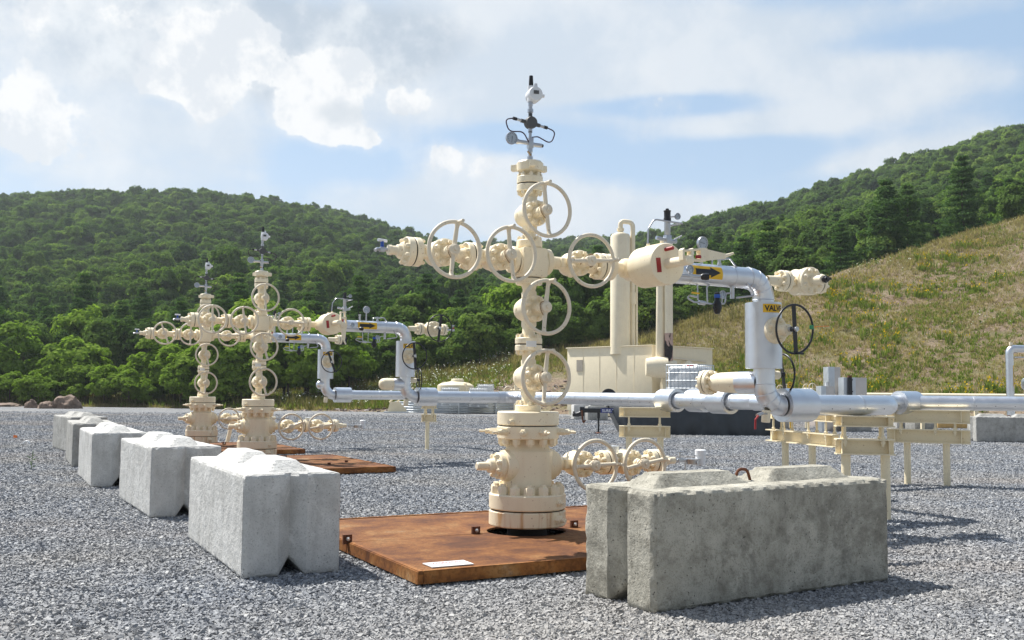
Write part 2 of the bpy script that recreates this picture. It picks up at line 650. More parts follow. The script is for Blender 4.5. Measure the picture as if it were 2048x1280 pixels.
def mast(parent, z0):
    """instrument mast on the tree cap: gauge, junction box, transmitter, antenna"""
    ps = 10.1 / 2000
    o = part('instrument_mast', MB().lathe([(0, 0), (0, .03), (.045, .03), (.05, .02), (.085, .02), (.09, .026), (.14, .026), (.145, .016),
                                            (.3, .016), (.305, .022), (.36, .022), (.365, .016), (.425, .016)], (0, 0, 0), (0, 0, 1), 20), STEEL, parent, (0, 0, z0))
    part('drain_handle', MB().tube([(0, -.02, .055), (-.05, -.04, .085)], .009, 8), CHAIN, o)
    m = MB()
    m.box((0, 0, .185), (.055, .055, .11), None, .006)
    m.cyl((-.15, 0, .185), (.0, 0, .185), .021)
    m.cyl((0, 0, .175), (.13, 0, .175), .022)
    m.cyl((-.17, 0, .185), (-.14, 0, .185), .028)
    part('gauge_manifold', m, STEEL, o)
    part('bleed_cap', MB().cyl((.13, 0, .175), (.15, 0, .175), .017), BLACK, o)
    gauge(o, (-.225, -.03, .205), .064, ang=4.6, stem=(.05, .03, -.02))
    b = part('junction_box', MB().lathe([(-.03, 0), (-.03, .06), (.03, .064), (.045, .06), (.045, 0)], (0, 0, 0), ST, 28)
             .cyl((-.11, 0, .012), (.11, 0, -.012), .02).cyl((0, 0, -.1), (0, 0, .1), .021), GREYB, o, (0, 0, .395))
    for s in (-1, 1):
        part('cable_gland', MB().cyl((s * .105, 0, -s * .012), (s * .165, 0, -s * .02), .014), STEEL, b)
        part('plug', MB().cyl((s * .16, 0, -s * .019), (s * .2, 0, -s * .024), .017), RUBBER, b)
    part('cable', MB().tube(bend_path([(-.2, 0, .024), (-.29, 0, .0), (-.25, 0, -.12), (-.08, 0, -.1), (-.02, -.02, -.22)], .07, 10), .0065, 6), PURPLE, b)
    part('cable', MB().tube(bend_path([(.2, 0, -.024), (.3, 0, -.05), (.25, 0, -.19), (.09, 0, -.13), (.015, -.02, -.15)], .07, 10), .0065, 6), PURPLE, b)
    part('neck', MB().lathe([(0, .018), (.03, .018), (.035, .03), (.07, .03), (.075, .02), (.1, .02), (.105, .024), (.16, .024)], (0, 0, .47), (0, 0, 1), 18), STEEL, o)
    t = part('transmitter', MB().cyl((0, 0, -.075), (0, 0, .09), .037).lathe([(-.08, 0), (-.08, .05), (-.06, .075), (.05, .078), (.075, .07), (.08, 0)], (.035, 0, 0), (-.2, -.98, 0), 28)
             .prism([(-.022, .06), (.022, .06), (.012, .115), (-.012, .115)], (.035, -.04, 0), (.98, -.2, 0), (0, 0, 1), .012)
             .cyl((.05, -.02, 0), (.135, -.035, 0), .02), WHITE, o, (0.005, 0, .69))
    part('screen', MB().box((.035 - .2 * .083, -.98 * .083, .012), (.055, .006, .036), Matrix.Rotation(-.2, 3, 'Z')), GREYB, t)
    part('antenna', MB().lathe([(0, 0), (0, .022), (.025, .024), (.11, .019), (.115, 0)], (0, 0, .09), (0, 0, 1), 16), RUBBER, t)
    return o


def wellhead(loc, label, lever=0.0, spins=(0,) * 7, full=True):
    w = thing('wellhead', label, 'wellhead', loc, RZ, 'cream wellheads in a row')
    # casing head and spool
    zb, zg, zt = zf(1059, .38), zf(1026, .38), zf(993, .38)
    ch = part('casing_head', MB().disc(zb, zg - .006, .384, n=64, ch=.012), CREAM_R, w)
    part('gasket', MB().disc(zg - .008, zg + .008, .36, n=64, ch=.001), DARK, ch)
    part('casing_pipe', MB().cyl((0, 0, -.1), (0, 0, zb + .01), .2, n=40), DARK, ch)
    sp = part('casing_spool', MB().disc(zg + .006, zt, .384, n=64, ch=.012)
              .lathe([(zt - .01, .245), (zt + .1, .243), (zt + .16, .24), (zf(905, .25), .25), (zf(900, .25), .225), (zf(893, .25), .205), (zf(880, .25), .2)], n=56)
              .lathe([(-.29, .12), (-.285, .15), (-.2, .162), (0, .17), (.2, .162), (.28, .155), (.285, .12)], (0, 0, ZSIDE), (1, 0, 0), 36), CREAM, w)
    nuts(sp, 14, .322, zt - .004, .054, .08, 1, .5)
    for a, zz, k in ((-1.15, (zg + zt) / 2, .8), (-1.2, (zb + zg) / 2, 1.1)):
        d = Vector((math.cos(a), math.sin(a), 0))
        m = MB()
        m.hexa(d * .375 + Vector((0, 0, zz)), d, .042 * k, .05 * k)
        m.cyl(d * (.37 + .05 * k) + Vector((0, 0, zz)), d * (.37 + .1 * k) + Vector((0, 0, zz)), .02 * k)
        part('test_port', m, CREAM, sp)
    # tubing head pair of big flanges
    z0, z1, z2 = zf(880, .31), zf(853, .31), zf(824, .31)
    th = part('tubing_head', MB().disc(z0, z1 - .005, .31, n=56, ch=.01), CREAM, w)
    part('gasket', MB().disc(z1 - .007, z1 + .007, .29, n=56, ch=.001), DARK, th)
    part('top_flange', MB().disc(z1 + .005, z2, .31, n=56, ch=.01), CREAM, th)
    nuts(th, 12, .262, z0 + .004, .042, .06, -1, .2)
    for a in (-2.85, -2.2, -1.62, -.75, -.2, .4, 1.2, 1.9, 2.6):
        d = Vector((math.cos(a), math.sin(a), 0))
        zz = Vector((0, 0, (z0 + z1) / 2 + .005))
        part('lockdown_screw', MB().hexa(d * .3 + zz, d, .036, .085).cyl(d * .38 + zz, d * .43 + zz, .024).cyl(d * .43 + zz, d * .49 + zz, .012), CREAM, th)
    for a in (-2.6, .5):
        d = Vector((math.cos(a), math.sin(a), 0))
        zz = Vector((0, 0, (z1 + z2) / 2 - .03))
        part('grease_fitting', MB().hexa(d * .3 + zz, d, .026, .05).cyl(d * .35 + zz, d * .37 + zz, .018), CREAM, th)
    # adapter and tree
    za = zf(810, .13)
    ad = part('adapter_flange', MB().disc(z2 - .002, za, .13, ch=.008).lathe([(za - .01, .07), (za + .04, .066)], n=28), CREAM, w)
    nuts(ad, 8, .104, za - .003, .024, .036, 1, .5)
    zl, zfl, zu, zc0, zc1 = zf(755, .12), zf(688, .13), zf(617, .12), zf(554, .1), zf(495, .1)
    sg = lambda i: spins[i]
    gate_valve(w, (0, 0, zl), 'Z', zl - za - .0, zfl - zl - .065, sg(0), chain=full)
    fp = flange_pair(w, (0, 0, zfl), (0, 0, 1), .137)
    part('name_plate', MB().box((-.06, -.165, 0), (.115, .004, .06)), PLATE, fp)
    gate_valve(w, (0, 0, zu), 'Z', zu - zfl - .065, zc0 - .07 - zu, sg(1), chain=full)
    part('flange', MB().disc(zc0 - .07, zc0 - .008, .135, ch=.008), CREAM, w)
    part('gasket', MB().disc(zc0 - .01, zc0, .125, ch=.001), DARK, w)
    cb = part('cross_block', MB().box((0, 0, (zc0 + zc1) / 2), (.285, .285, zc1 - zc0), None, .026)
              .lathe([(-.158, .13), (.158, .13)], (0, 0, (zc0 + zc1) / 2), (1, 0, 0), 32), CREAM, w)
    part('flange', MB().disc(zc1 + .008, zc1 + .085, .132, ch=.008).disc(zc1 - .005, zc1 + .01, .122, ch=.001), CREAM, w)
    nuts(cb, 8, .105, zc1 + .083, .023, .034, 1, .5)
    zs = zf(426, .12)
    zt0, zt1 = zf(379, .13), zf(349, .13)
    ztg = (zt0 + zt1) / 2
    gate_valve(w, (0, 0, zs), 'Z', zs - zc1 - .085, zt0 - zs, sg(2), chain=full)
    flange_pair(w, (0, 0, ztg), (0, 0, 1), .134, (zt1 - zt0) / 2 - .006)
    # tree cap with hammer union lugs
    zk0, zk1 = zf(340, .1), zf(319, .1)
    cap = MB().lathe([(zt1, .075), (zt1 + .03, .066), (zk0 - .02, .066), (zk0, .1), (zk0 + .01, .135), (zk1 - .02, .138), (zk1, .12), (zk1 + .012, .05), (zk1 + .012, 0)], n=12)
    for a in (0.15, 2.25, 4.35):
        d = Vector((math.cos(a), math.sin(a), 0))
        cap.box(d * .155 + Vector((0, 0, (zk0 + zk1) / 2)), (.1, .06, (zk1 - zk0) * .62), Matrix.Rotation(a, 3, 'Z'), .012)
    tc = part('tree_cap', cap, CREAM, w, sharp=30)
    part('lifting_wire', MB().tube([(.09, -.06, zt1 + .005), (.1, -.05, zk0)], .007, 6).tube([(.11, -.03, zt1 + .005), (.105, -.04, zk0)], .007, 6), CREAM_W, tc)
    mast(w, zk1 + .008)
    # left wing: two valves, end cap and needle valve
    part('wing_flange', MB().disc(-.225, -.16, .135, (0, 0, ZARM), (1, 0, 0), ch=.008), CREAM, w)
    gate_valve(w, (-.395, 0, ZARM), 'X', .2, .17, sg(3), chain=full)
    flange_pair(w, (-.658, 0, ZARM), (1, 0, 0), .137)
    gate_valve(w, (-1.0, 0, ZARM), 'X', .21, .275, sg(4), chain=full)
    flange_pair(w, (-1.28, 0, ZARM), (1, 0, 0), .14, .066)
    part('end_plug', MB().lathe([(0, .1), (.02, .09), (.045, .082), (.05, .062), (.085, .06), (.095, .045), (.14, .043), (.145, .05), (.175, .05), (.18, .036), (.19, 0)], (-1.35, 0, ZARM), (-1, 0, 0), 20), CREAM, w)
    nv = part('needle_valve', MB().cyl((-1.52, 0, ZARM), (-1.62, 0, ZARM), .018).box((-1.585, 0, ZARM), (.055, .045, .045), None, .008)
              .tube(bend_path([(-1.61, 0, ZARM), (-1.645, -.02, ZARM), (-1.665, -.03, ZARM - .02)], .03), .016, 8), STEEL, w)
    part('valve_stem', MB().cyl((-1.585, 0, ZARM + .02), (-1.585, 0, ZARM + .075), .016), BLUE, nv)
    part('tee_handle', MB().cyl((-1.635, -.02, ZARM + .085), (-1.535, .02, ZARM + .085), .014), WHITE, nv)
    # right wing: valve, spacer flanges, safety valve with drum actuator
    part('wing_flange', MB().disc(.16, .225, .135, (0, 0, ZARM), (1, 0, 0), ch=.008), CREAM, w)
    gate_valve(w, (.52, 0, ZARM), 'X', .29, .26, sg(5), chain=full)
    flange_pair(w, (.86, 0, ZARM), (1, 0, 0), .14, .06)
    part('spacer_flange', MB().disc(.94, 1.0, .14, (0, 0, ZARM), (1, 0, 0), ch=.006), CREAM, w)
    sv = part('safety_valve', MB().lathe([(1.0, .06), (1.12, .062), (1.14, .1), (1.17, .108), (1.5, .108), (1.52, .08), (1.6, .08), (1.6, .14), (1.67, .14), (1.67, 0)], (0, 0, ZARM), (1, 0, 0), 36)
              .lathe([(-.2, 0), (-.2, .08), (-.12, .12), (.14, .12)], (1.32, 0, ZARM), ST, 32), CREAM, w)
    dr = part('drum_actuator', MB().lathe([(.09, .1), (.11, .19), (.14, .216), (.54, .218), (.556, .21), (.56, .2), (.56, 0)], (1.32, 0, ZARM), ST, 56)
              .lathe([(.55, .052), (.93, .05), (.94, .042), (.96, 0)], (1.32, 0, ZARM), ST, 24)
              .box((1.32, -.34, ZARM + .216), (.05, .3, .02), None, .004)
              .cyl((1.32, -.22, ZARM + .21), (1.32, -.22, ZARM + .25), .02).cyl((1.32, -.46, ZARM + .21), (1.32, -.46, ZARM + .25), .02), CREAM, w)
    part('red_label', MB().box((1.32 - .115, -.5625, ZARM - .02), (.055, .004, .15), Matrix.Rotation(-.12, 3, 'Y')), RED, dr)
    part('red_pin', MB().cyl((1.29, -.55, ZARM + .145), (1.32, -.65, ZARM + .155), .019), RED, dr)
    lv = MB()
    lv.prism([(-.16, .05), (.12, .075), (.12, .055), (-.16, .03)], (0, 0, 0), (1, 0, 0), (0, 0, 1), .07)
    lv.prism([(-.16, -.03), (.12, -.045), (.12, -.065), (-.16, -.05)], (0, 0, 0), (1, 0, 0), (0, 0, 1), .07)
    for x0, x1 in ((-.165, -.14), (-.06, -.03), (.06, .15)):
        lv.prism([(x0, -.05), (x1, -.055), (x1, .07), (x0, .05)], (0, 0, 0), (1, 0, 0), (0, 0, 1), .068)
    lv.prism([(.1, -.06), (.4, -.03), (.4, .02), (.1, .074)], (0, 0, 0), (1, 0, 0), (0, 0, 1), .03)
    lv.tube([(.38, 0, -.005), (.43, -.01, .005), (.49, -.03, .025)], [.022, .018, .012], 10)
    lo = part('lock_lever', lv, CREAM, dr, (1.42, -.86, ZARM + .06), (0, -lever, 0))
    part('latch', MB().cyl((-.01, -.05, -.02), (.04, -.05, -.02), .018), RED, lo)
    # side outlets of the spool
    so = part('side_outlet', MB().disc(.29, .35, .13, (0, 0, ZSIDE), (-1, 0, 0), ch=.008)
              .lathe([(.35, .11), (.38, .1), (.39, .07), (.44, .066), (.45, .042), (.56, .04), (.57, .03), (.57, 0)], (0, 0, ZSIDE), (-1, 0, 0), 24), CREAM, w)
    m = MB()
    for i in range(8):
        t = 2 * PI * (i + .5) / 8
        m.bolt((-.348, .1 * math.cos(t), ZSIDE + .1 * math.sin(t)), (-1, 0, 0), .024, .04, t)
    part('stud_nuts', m, CREAM, so)
    part('outlet_flange', MB().disc(.285, .335, .125, (0, 0, ZSIDE), (1, 0, 0), ch=.008), CREAM, w)
    gate_valve(w, (.577, 0, ZSIDE), 'X', .245, .285, 1.45 + sg(0), R=.248, chain=full)
    flange_pair(w, (.929, 0, ZSIDE), (1, 0, 0), .125)
    v2 = gate_valve(w, (1.176, 0, ZSIDE), 'X', .185, .31, 1.4, R=.248, chain=full)
    part('grease_cap', MB().lathe([(.1, 0), (.1, .065), (.17, .07), (.175, 0)], (0, 0, 0), (0, 0, 1), 20), GALV, v2, (-.16, 0, 0))
    flange_pair(w, (1.549, 0, ZSIDE), (1, 0, 0), .125)
    part('end_plug', MB().lathe([(0, .09), (.04, .075), (.05, .055), (.12, .05), (.13, .038), (.21, .036), (.22, 0)], (1.612, 0, ZSIDE), (1, 0, 0), 18), CREAM, w)
    an = part('annulus_needle_valve', MB().cyl((1.82, 0, ZSIDE), (2.04, 0, ZSIDE), .014).box((1.9, 0, ZSIDE), (.07, .04, .045), None, .006)
              .cyl((1.9, 0, ZSIDE), (1.9, 0, ZSIDE + .09), .01).cyl((1.86, 0, ZSIDE + .09), (1.94, 0, ZSIDE + .09), .008).cyl((1.97, 0, ZSIDE - .11), (1.97, 0, ZSIDE), .008), STEEL, w)
    tx = part('annulus_transmitter', MB().lathe([(-.025, 0), (-.025, .08), (.03, .085), (.035, 0)], (2.07, 0, ZSIDE - .02), (0, 0, 1), 24).cyl((2.07, 0, ZSIDE - .03), (2.07, -.1, ZSIDE - .03), .02), STEEL, an)
    part('housing', MB().cyl((2.18, 0, ZSIDE - .06), (2.18, 0, ZSIDE + .05), .055).lathe([(0, .062), (.05, .062), (.06, .05), (.06, 0)], (2.18, 0, ZSIDE + .05), (0, 0, 1), 24), WHITE, tx)
    return w


wellhead(W1, 'tall cream wellhead standing nearest, on the rusty grating between the concrete blocks', 0.06, (.08, .1, -.12, -.12, .12, 1.5, 0))
wellhead(W2, 'cream wellhead in the middle of the row, behind the white concrete blocks', -1.5, (-.25, -.3, -.06, -.15, -.03, 1.57, 0), False)
wellhead(W3, 'farthest and smallest cream wellhead, left end of the row beyond the blocks', 1.3, (.1, -.2, .1, 0.02, -.35, 1.5, 0), False)

# ------------------------------------------------------------------ insulated flow lines
RP = .121
ZH = 1.37


def flow_line(well, label, kind):
    f = thing('flow_line', label, 'pipe', well + A * 3.11, RZ, 'silver flow lines from the wellheads')
    X = lambda t: t - 3.11
    er = .24
    up = MB().lathe([(X(1.62), .06), (X(1.62), RP), (-er, RP)], (0, 0, ZARM), (1, 0, 0), 44)
    pipe = part('upper_pipe', up, ALU, f)
    for s in (X(2.0), X(2.62)):
        part('band', MB().lathe([(-.004, RP - .002), (-.004, RP + .0025), (.004, RP + .0025), (.004, RP - .002)], (s, 0, ZARM), (1, 0, 0), 44), ALU_D, pipe)

    def elbow(c, u, w, name, ru=RP + .004):
        e = part(name, MB().tube(arc(c, u, w, er, 0, PI / 2, 14), ru, 40, False), ALU, f)
        m = MB()
        c, u, w = Vector(c), Vector(u), Vector(w)
        for i in (0, 3.5, 6.5, 9.5, 14):
            a = PI / 2 * i / 14
            p = c + u * er * math.cos(a) + w * er * math.sin(a)
            m.torus(p, -u * math.sin(a) + w * math.cos(a), ru - .001, .0055, 36, 6)
        part('seam', m, ALU, e)
        return e
    elbow((-er, 0, ZARM - er), (0, 0, 1), (1, 0, 0), 'upper_elbow')
    ri = part('riser', MB().lathe([(ZH + er, RP), (ZARM - er, RP)], n=44).lathe([(ZARM - er - .12, RP), (ZARM - er - .12, RP + .004), (ZARM - er - .05, RP + .004)], n=44), ALU, f)
    jz0, jz1 = 1.79, 2.55
    jk = part('valve_jacket', MB().lathe([(jz0, RP - .01), (jz0, .205), (jz1, .205), (jz1, RP - .01)], n=52)
              .lathe([(jz0 + .004, .05), (jz0 + .004, .15), (jz1 - .004, .15), (jz1 - .004, .05)], (-.046, .042, 0), n=40), ALU_D, f)
    zb = at(1560, 660, 11.3).z
    bo = part('valve_bonnet', MB().disc(.17, .235, .155, (0, 0, zb), ST, 40, .01)
              .lathe([(.23, .075), (.25, .062), (.33, .055), (.34, .062), (.4, .062), (.41, .04), (.42, 0)], (0, 0, zb), ST, 28), CREAM, f)
    for i in range(8):
        t = 2 * PI * (i + .5) / 8
        part('bolt', MB().bolt((math.cos(t) * .118, -.233, zb + math.sin(t) * .118), ST, .027, .03, t), CREAM, bo)
    part('stem', MB().cyl((0, -.4, zb), (0, -.54, zb), .026), STEEL, bo)
    hw = part('handwheel', wheel_mesh(.272, .0125, True), None, bo, (0, -.5, zb), (.03, {1: -.08, 2: -.1, 3: -.38}[kind], 0))
    part('hub_ring', MB().torus((0, -.025, 0), ST, .026, .005, 24, 6), STEEL, hw)
    if kind == 1:
        sg = part('seal_tag', MB().box((.235, -.02, .01), (.06, .012, .045), None, .004), GREEN, hw)
        part('strap', MB().tube([(.265, -.02, .012), (.36, -.03, .015), (.5, -.02, .012)], .004, 6), ORANGE, sg)
        part('hanging_wire', MB().tube([(.0, -.05, -.27), (.003, -.05, -.45)], .003, 5), STEEL, hw)
    # VALVE sign wrapped round the jacket
    TURN = .12 if kind == 1 else .0
    hs, ws, zs = .098, .27, 2.475 if kind == 1 else 2.44
    cyl = lambda R: (lambda s, h: (R * math.sin(s / R - TURN), -R * math.cos(s / R - TURN), zs + h))
    sgn = part('valve_sign', MB().mapgrid([(-ws / 2 + ws * i / 16, -hs / 2, hs / 2) for i in range(17)], 1, cyl(.2085)), YELLOW, jk)
    tv, tf = text_polys('VALVE', .066, .235, .035)
    part('lettering', MB().add([cyl(.2105)(x, y) for x, y in tv], tf), BLACK, sgn, smooth=False)
    # flow arrow on the upper pipe
    xa = X(2.2)
    wrap = lambda R: (lambda s, h: (xa + s, -R * math.cos(h / R + .12), ZARM + R * math.sin(h / R + .12)))
    ar = part('arrow_sign', MB().mapgrid([(-.21, -.075, .075), (.21, -.075, .075)], 8, wrap(RP + .004)), YELLOW, pipe)
    part('arrow', MB().mapgrid([(-.17, -.034, .034), (.04, -.034, .034)], 6, wrap(RP + .006))
         .mapgrid([(.04, -.062, .062), (.09, -.039, .039), (.14, -.016, .016), (.176, -.001, .001)], 6, wrap(RP + .006)), BLACK, ar)
    # extension past the elbow
    if kind in (1, 2):
        part('extension_neck', MB().lathe([(X(3.16), .05), (X(3.3), .056), (X(3.36), .075), (X(3.36), 0)], (0, 0, ZARM), (1, 0, 0), 24), CREAM, f)
        flange_pair(f, (X(3.42), 0, ZARM), (1, 0, 0), .125, .05)
        ev = part('end_valve', MB().lathe([(X(3.47), .065), (X(3.55), .06), (X(3.6), .15), (X(3.78), .15), (X(3.85), .06), (X(3.92), .06)], (0, 0, ZARM), (1, 0, 0), 32)
                  .lathe([(-.17, 0), (-.16, .1), (-.1, .15), (.1, .155)], (X(3.69), 0, ZARM), ST, 32), CREAM, f)
        eb = part('bonnet', MB().disc(.1, .14, .165, (0, 0, 0), ST, 40, .008).disc(.142, .19, .165, (0, 0, 0), ST, 40, .008)
                  .lathe([(.19, .07), (.21, .058), (.36, .055), (.37, .045), (.37, 0)], (0, 0, 0), ST, 24), CREAM, ev, (X(3.69), 0, ZARM))
        for i in range(8):
            t = 2 * PI * (i + .5) / 8
            part('bolt', MB().bolt((math.cos(t) * .125, -.188, math.sin(t) * .125), ST, .026, .034, t), CREAM, eb)
        flange_pair(f, (X(3.97), 0, ZARM), (1, 0, 0), .12, .045)
        if kind == 2:
            h2 = part('end_handwheel', wheel_mesh(.28, .0125, True), None, ev, (X(3.69), -.46, ZARM), (.03, .1, 0))
            part('hub_ring', MB().torus((0, -.025, 0), ST, .026, .005, 24, 6), STEEL, h2)
            part('stem', MB().cyl((0, .1, 0), (0, -.03, 0), .026), STEEL, h2)
            en = part('end_needle_valve', MB().cyl((X(4.03), 0, ZARM), (X(4.2), 0, ZARM), .018).box((X(4.2), 0, ZARM), (.07, .05, .05), None, .006).cyl((X(4.2), 0, ZARM), (X(4.2), 0, ZARM + .1), .014)
                      .cyl((X(4.16), 0, ZARM + .1), (X(4.24), 0, ZARM + .1), .012), STEEL, f)
            part('knob', MB().cyl((X(4.2), -.02, ZARM + .04), (X(4.2), -.05, ZARM + .04), .018), RED, en)
        else:
            part('bare_stem', MB().cyl((X(3.69), -.36, ZARM), (X(3.69), -.43, ZARM), .034).box((X(3.69), -.45, ZARM), (.04, .05, .03), None, .006)
                 .torus((X(3.69), -.4, ZARM), ST, .036, .008, 20, 6), BLACK, ev)
    else:
        part('extension_neck', MB().lathe([(X(3.16), .05), (X(3.36), .056), (X(3.4), .08), (X(3.4), 0)], (0, 0, ZARM), (1, 0, 0), 24), CREAM, f)
        flange_pair(f, (X(3.46), 0, ZARM), (1, 0, 0), .125, .055, nuts=(False, True))
        part('blind_cover', MB().lathe([(0, .128), (.07, .13), (.075, .1), (.09, .09), (.13, .08), (.13, 0)], (X(3.525), 0, ZARM), (1, 0, 0), 32), RUBBER, f)
    # relief valve and instruments on the upper pipe
    xr = X(1.735)
    zp = ZARM + RP
    z = lambda y: at(1333, y, 10.9).z
    rv = part('relief_valve', MB().cyl((xr, 0, zp - .02), (xr, 0, z(487)), .03).box((xr, 0, z(479)), (.07, .07, z(470) - z(488)), None, .008)
              .lathe([(z(470), .03), (z(468), .034), (z(444), .035), (z(443), .03)], (xr, 0, 0), (0, 0, 1), 24)
              .cyl((xr - .03, 0, z(480)), (xr - .15, 0, z(477)), .021).cyl((xr + .03, 0, z(482)), (xr + .12, 0, z(481)), .022)
              .tube([(xr + .08, -.02, z(478)), (xr + .16, -.05, z(470))], .008, 8)
              .cyl((xr, -.0, z(452)), (xr + .13, -.06, z(447)), .01), STEEL, pipe)
    part('black_cap', MB().lathe([(z(443), .032), (z(441), .042), (z(437), .042), (z(435), .037), (z(424), .037), (z(421), .042), (z(420), .02), (z(417), .018), (z(417), 0)], (xr, 0, 0), (0, 0, 1), 24), BLACK, rv)
    gauge(rv, (xr + .1, -.06, z(432)), .038, ang=1.2, stem=(-.08, .05, -.01))
    part('sensing_tube', MB().tube(bend_path([(xr - .29, -.02, ZARM + RP - .01), (xr - .27, -.02, z(462)), (xr - .2, -.03, z(442)), (xr + .15, -.07, z(446))], .07), .0095, 8), STEEL, rv)
    xg = X(2.21)
    gauge(pipe, (xg, -.03, at(1405, 486, 11.1).z), .074, (.1, -.93, -.1), 3.0, stem=(0, .03, ZARM + RP - at(1405, 486, 11.1).z))
    part('thermowell', MB().cyl((X(2.07), 0, zp - .02), (X(2.07), 0, zp + .1), .02).cyl((X(2.07), 0, zp + .1), (X(2.07), 0, zp + .13), .028), STEEL, pipe)
    xt = X(2.46)
    tb = part('tubing_tee', MB().lathe([(0, .026), (.03, .026), (.035, .018), (.1, .018), (.1, 0)], (xt, 0, zp - .005), (0, 0, 1), 16).cyl((xt - .06, 0, zp + .075), (xt + .06, 0, zp + .075), .014), STEEL, pipe)
    part('sloping_tube', MB().tube(bend_path([(xt + .05, 0, zp + .075), (xt + .13, -.03, zp + .085), (xt + .42, -.13, ZARM - RP - .09), (xt + .2, -.05, ZARM - RP - .12)], .04), .011, 8), STEEL, tb)
    part('sloping_tube', MB().tube(bend_path([(xt - .05, 0, zp + .075), (xt - .1, 0, zp + .06), (xt - .1, 0, zp - .01)], .03), .009, 8), STEEL, tb)
    # gauge and black knob in front
    yk, zk = -.3, at(1370, 553, 10.75).z
    fm = part('gauge_manifold', MB().cyl((X(1.62), yk, zk), (X(1.95), yk, zk), .02).box((X(1.64), yk, zk), (.09, .06, .06), None, .012)
              .box((X(1.81), yk, zk), (.05, .04, .04), None, .006).cyl((X(1.66), yk, zk), (X(1.66), 0, zk + .02), .016), STEEL, pipe)
    gauge(fm, (X(1.81), yk - .01, zk + .075), .047, (.1, -1, .1), .6, stem=(0, .01, -.07))
    part('black_knob', MB().lathe([(0, .018), (.02, .035), (.06, .04), (.09, .035), (.1, 0)], (X(1.95), yk, zk), (.9, -.4, 0), 18), BLACK, fm)
    # regulator hung below the pipe
    zu = ZARM - RP
    rg = part('regulator_tubing', MB().tube([(X(2.13), -.02, zu + .03), (X(2.13), -.03, zu - .17)], .009, 8)
              .tube(bend_path([(X(2.33), -.03, zu + .04), (X(2.24), -.05, zu - .02), (X(2.24), -.06, zu - .2)], .04), .009, 8)
              .tube(bend_path([(X(2.13), -.03, zu - .14), (X(2.0), -.05, zu - .13), (X(1.96), -.06, zu - .16), (X(2.05), -.06, zu - .2), (X(2.4), -.06, zu - .21)], .03), .010, 8)
              .tube(bend_path([(X(2.4), -.06, zu - .2), (X(2.49), -.06, zu - .2), (X(2.5), -.06, zu - .08), (X(2.58), -.04, zu - .07), (X(2.64), -.03, zu - .07)], .04), .009, 8)
              .cyl((X(2.62), -.03, zu + .02), (X(2.62), -.03, zu - .13), .025).cyl((X(2.12), -.06, zu - .2), (X(2.2), -.06, zu - .205), .025), STEEL, pipe)
    part('regulator', MB().lathe([(-.1, 0), (-.1, .025), (-.07, .04), (-.02, .05), (.03, .045), (.05, .03), (.14, .03), (.15, 0)], (X(2.37), -.07, zu - .22), (0, 0, 1), 18).cyl((X(2.31), -.09, zu - .25), (X(2.43), -.05, zu - .25), .02), BLACK, rg)
    part('blue_ring', MB().cyl((X(2.37), -.07, zu - .14), (X(2.37), -.07, zu - .1), .034), BLUE, rg)
    part('lever_handle', MB().cyl((X(2.0), -.09, zu - .1), (X(2.1), -.09, zu - .105), .01), YELLOW, rg)
    gauge(rg, (X(2.44), -.09, zu - .1), .047, (.1, -1, 0), 1.4, stem=(0, .03, -.09))
    # lower end
    elbow((er, 0, ZH + er), (-1, 0, 0), (0, 0, -1), 'lower_elbow')
    part('drain_cap', MB().lathe([(0, .05), (.13, .052), (.14, .045), (.14, 0)], (.03, 0, ZH - .06), (-.1, 0, -1), 20), CREAM, f)
    if kind == 1:
        dv = part('drain_valve', MB().tube(bend_path([(.0, -.04, ZH - .1), (-.12, -.08, ZH - .09), (-.2, -.1, ZH - .12)], .05), .012, 8).cyl((-.1, -.075, ZH - .092), (-.2, -.1, ZH - .115), .02), STEEL, f)
        part('red_handle', MB().tube([(-.2, -.12, ZH - .12), (-.25, -.13, ZH - .16), (-.255, -.13, ZH - .27)], .012, 8), RED, dv)
    part('insulation_jacket', MB().lathe([(.26, .135), (.26, .196), (.69, .196), (.69, .12)], (0, 0, ZH), (1, 0, 0), 48).lathe([(.262, .11), (.264, .15)], (0, 0, ZH), (1, 0, 0), 40), ALU, f)
    # tee on the riser
    zt = 1.63
    if kind == 1:
        te = part('branch_pipe', MB().lathe([(.05, .128), (.34, .128), (.34, .1)], (0, 0, zt), (-.25, .97, 0), 36), ALU, f)
        bp = part('branch_spool', MB().lathe([(.33, .125), (.36, .126), (.6, .118), (.72, .1), (.75, .085)], (0, 0, zt), (-.25, .97, 0), 36), CREAM, te)
        flange_pair(bp, Vector((-.25, .97, 0)) * .79 + Vector((0, 0, zt)), (-.25, .97, 0), .15, .05)
    elif kind == 2:
        te = part('branch_pipe', MB().lathe([(.05, .125), (.27, .125), (.27, .1)], (0, 0, zt), (-1, .1, 0), 36), ALU, f)
        part('branch_cap', MB().lathe([(.26, .125), (.46, .125), (.52, .11), (.56, .07), (.575, 0)], (0, 0, zt), (-1, .1, 0), 36), CREAM, te)
    else:
        part('branch_cap', MB().lathe([(.05, .12), (.12, .12), (.19, .1), (.23, .05), (.24, 0)], (0, 0, zt), (-1, .1, 0), 32), ALU, f)
    if kind in (1, 2):
        bs = part('branch_stem', MB().cyl((.05, .06, zt + .09), (.27, .06, zt + .09), .05), CREAM, f)
        part('branch_handwheel', wheel_mesh(.235, .012, True), None, bs, (.34, .06, zt + .1), (0, 0.2, PI / 2 - .15))
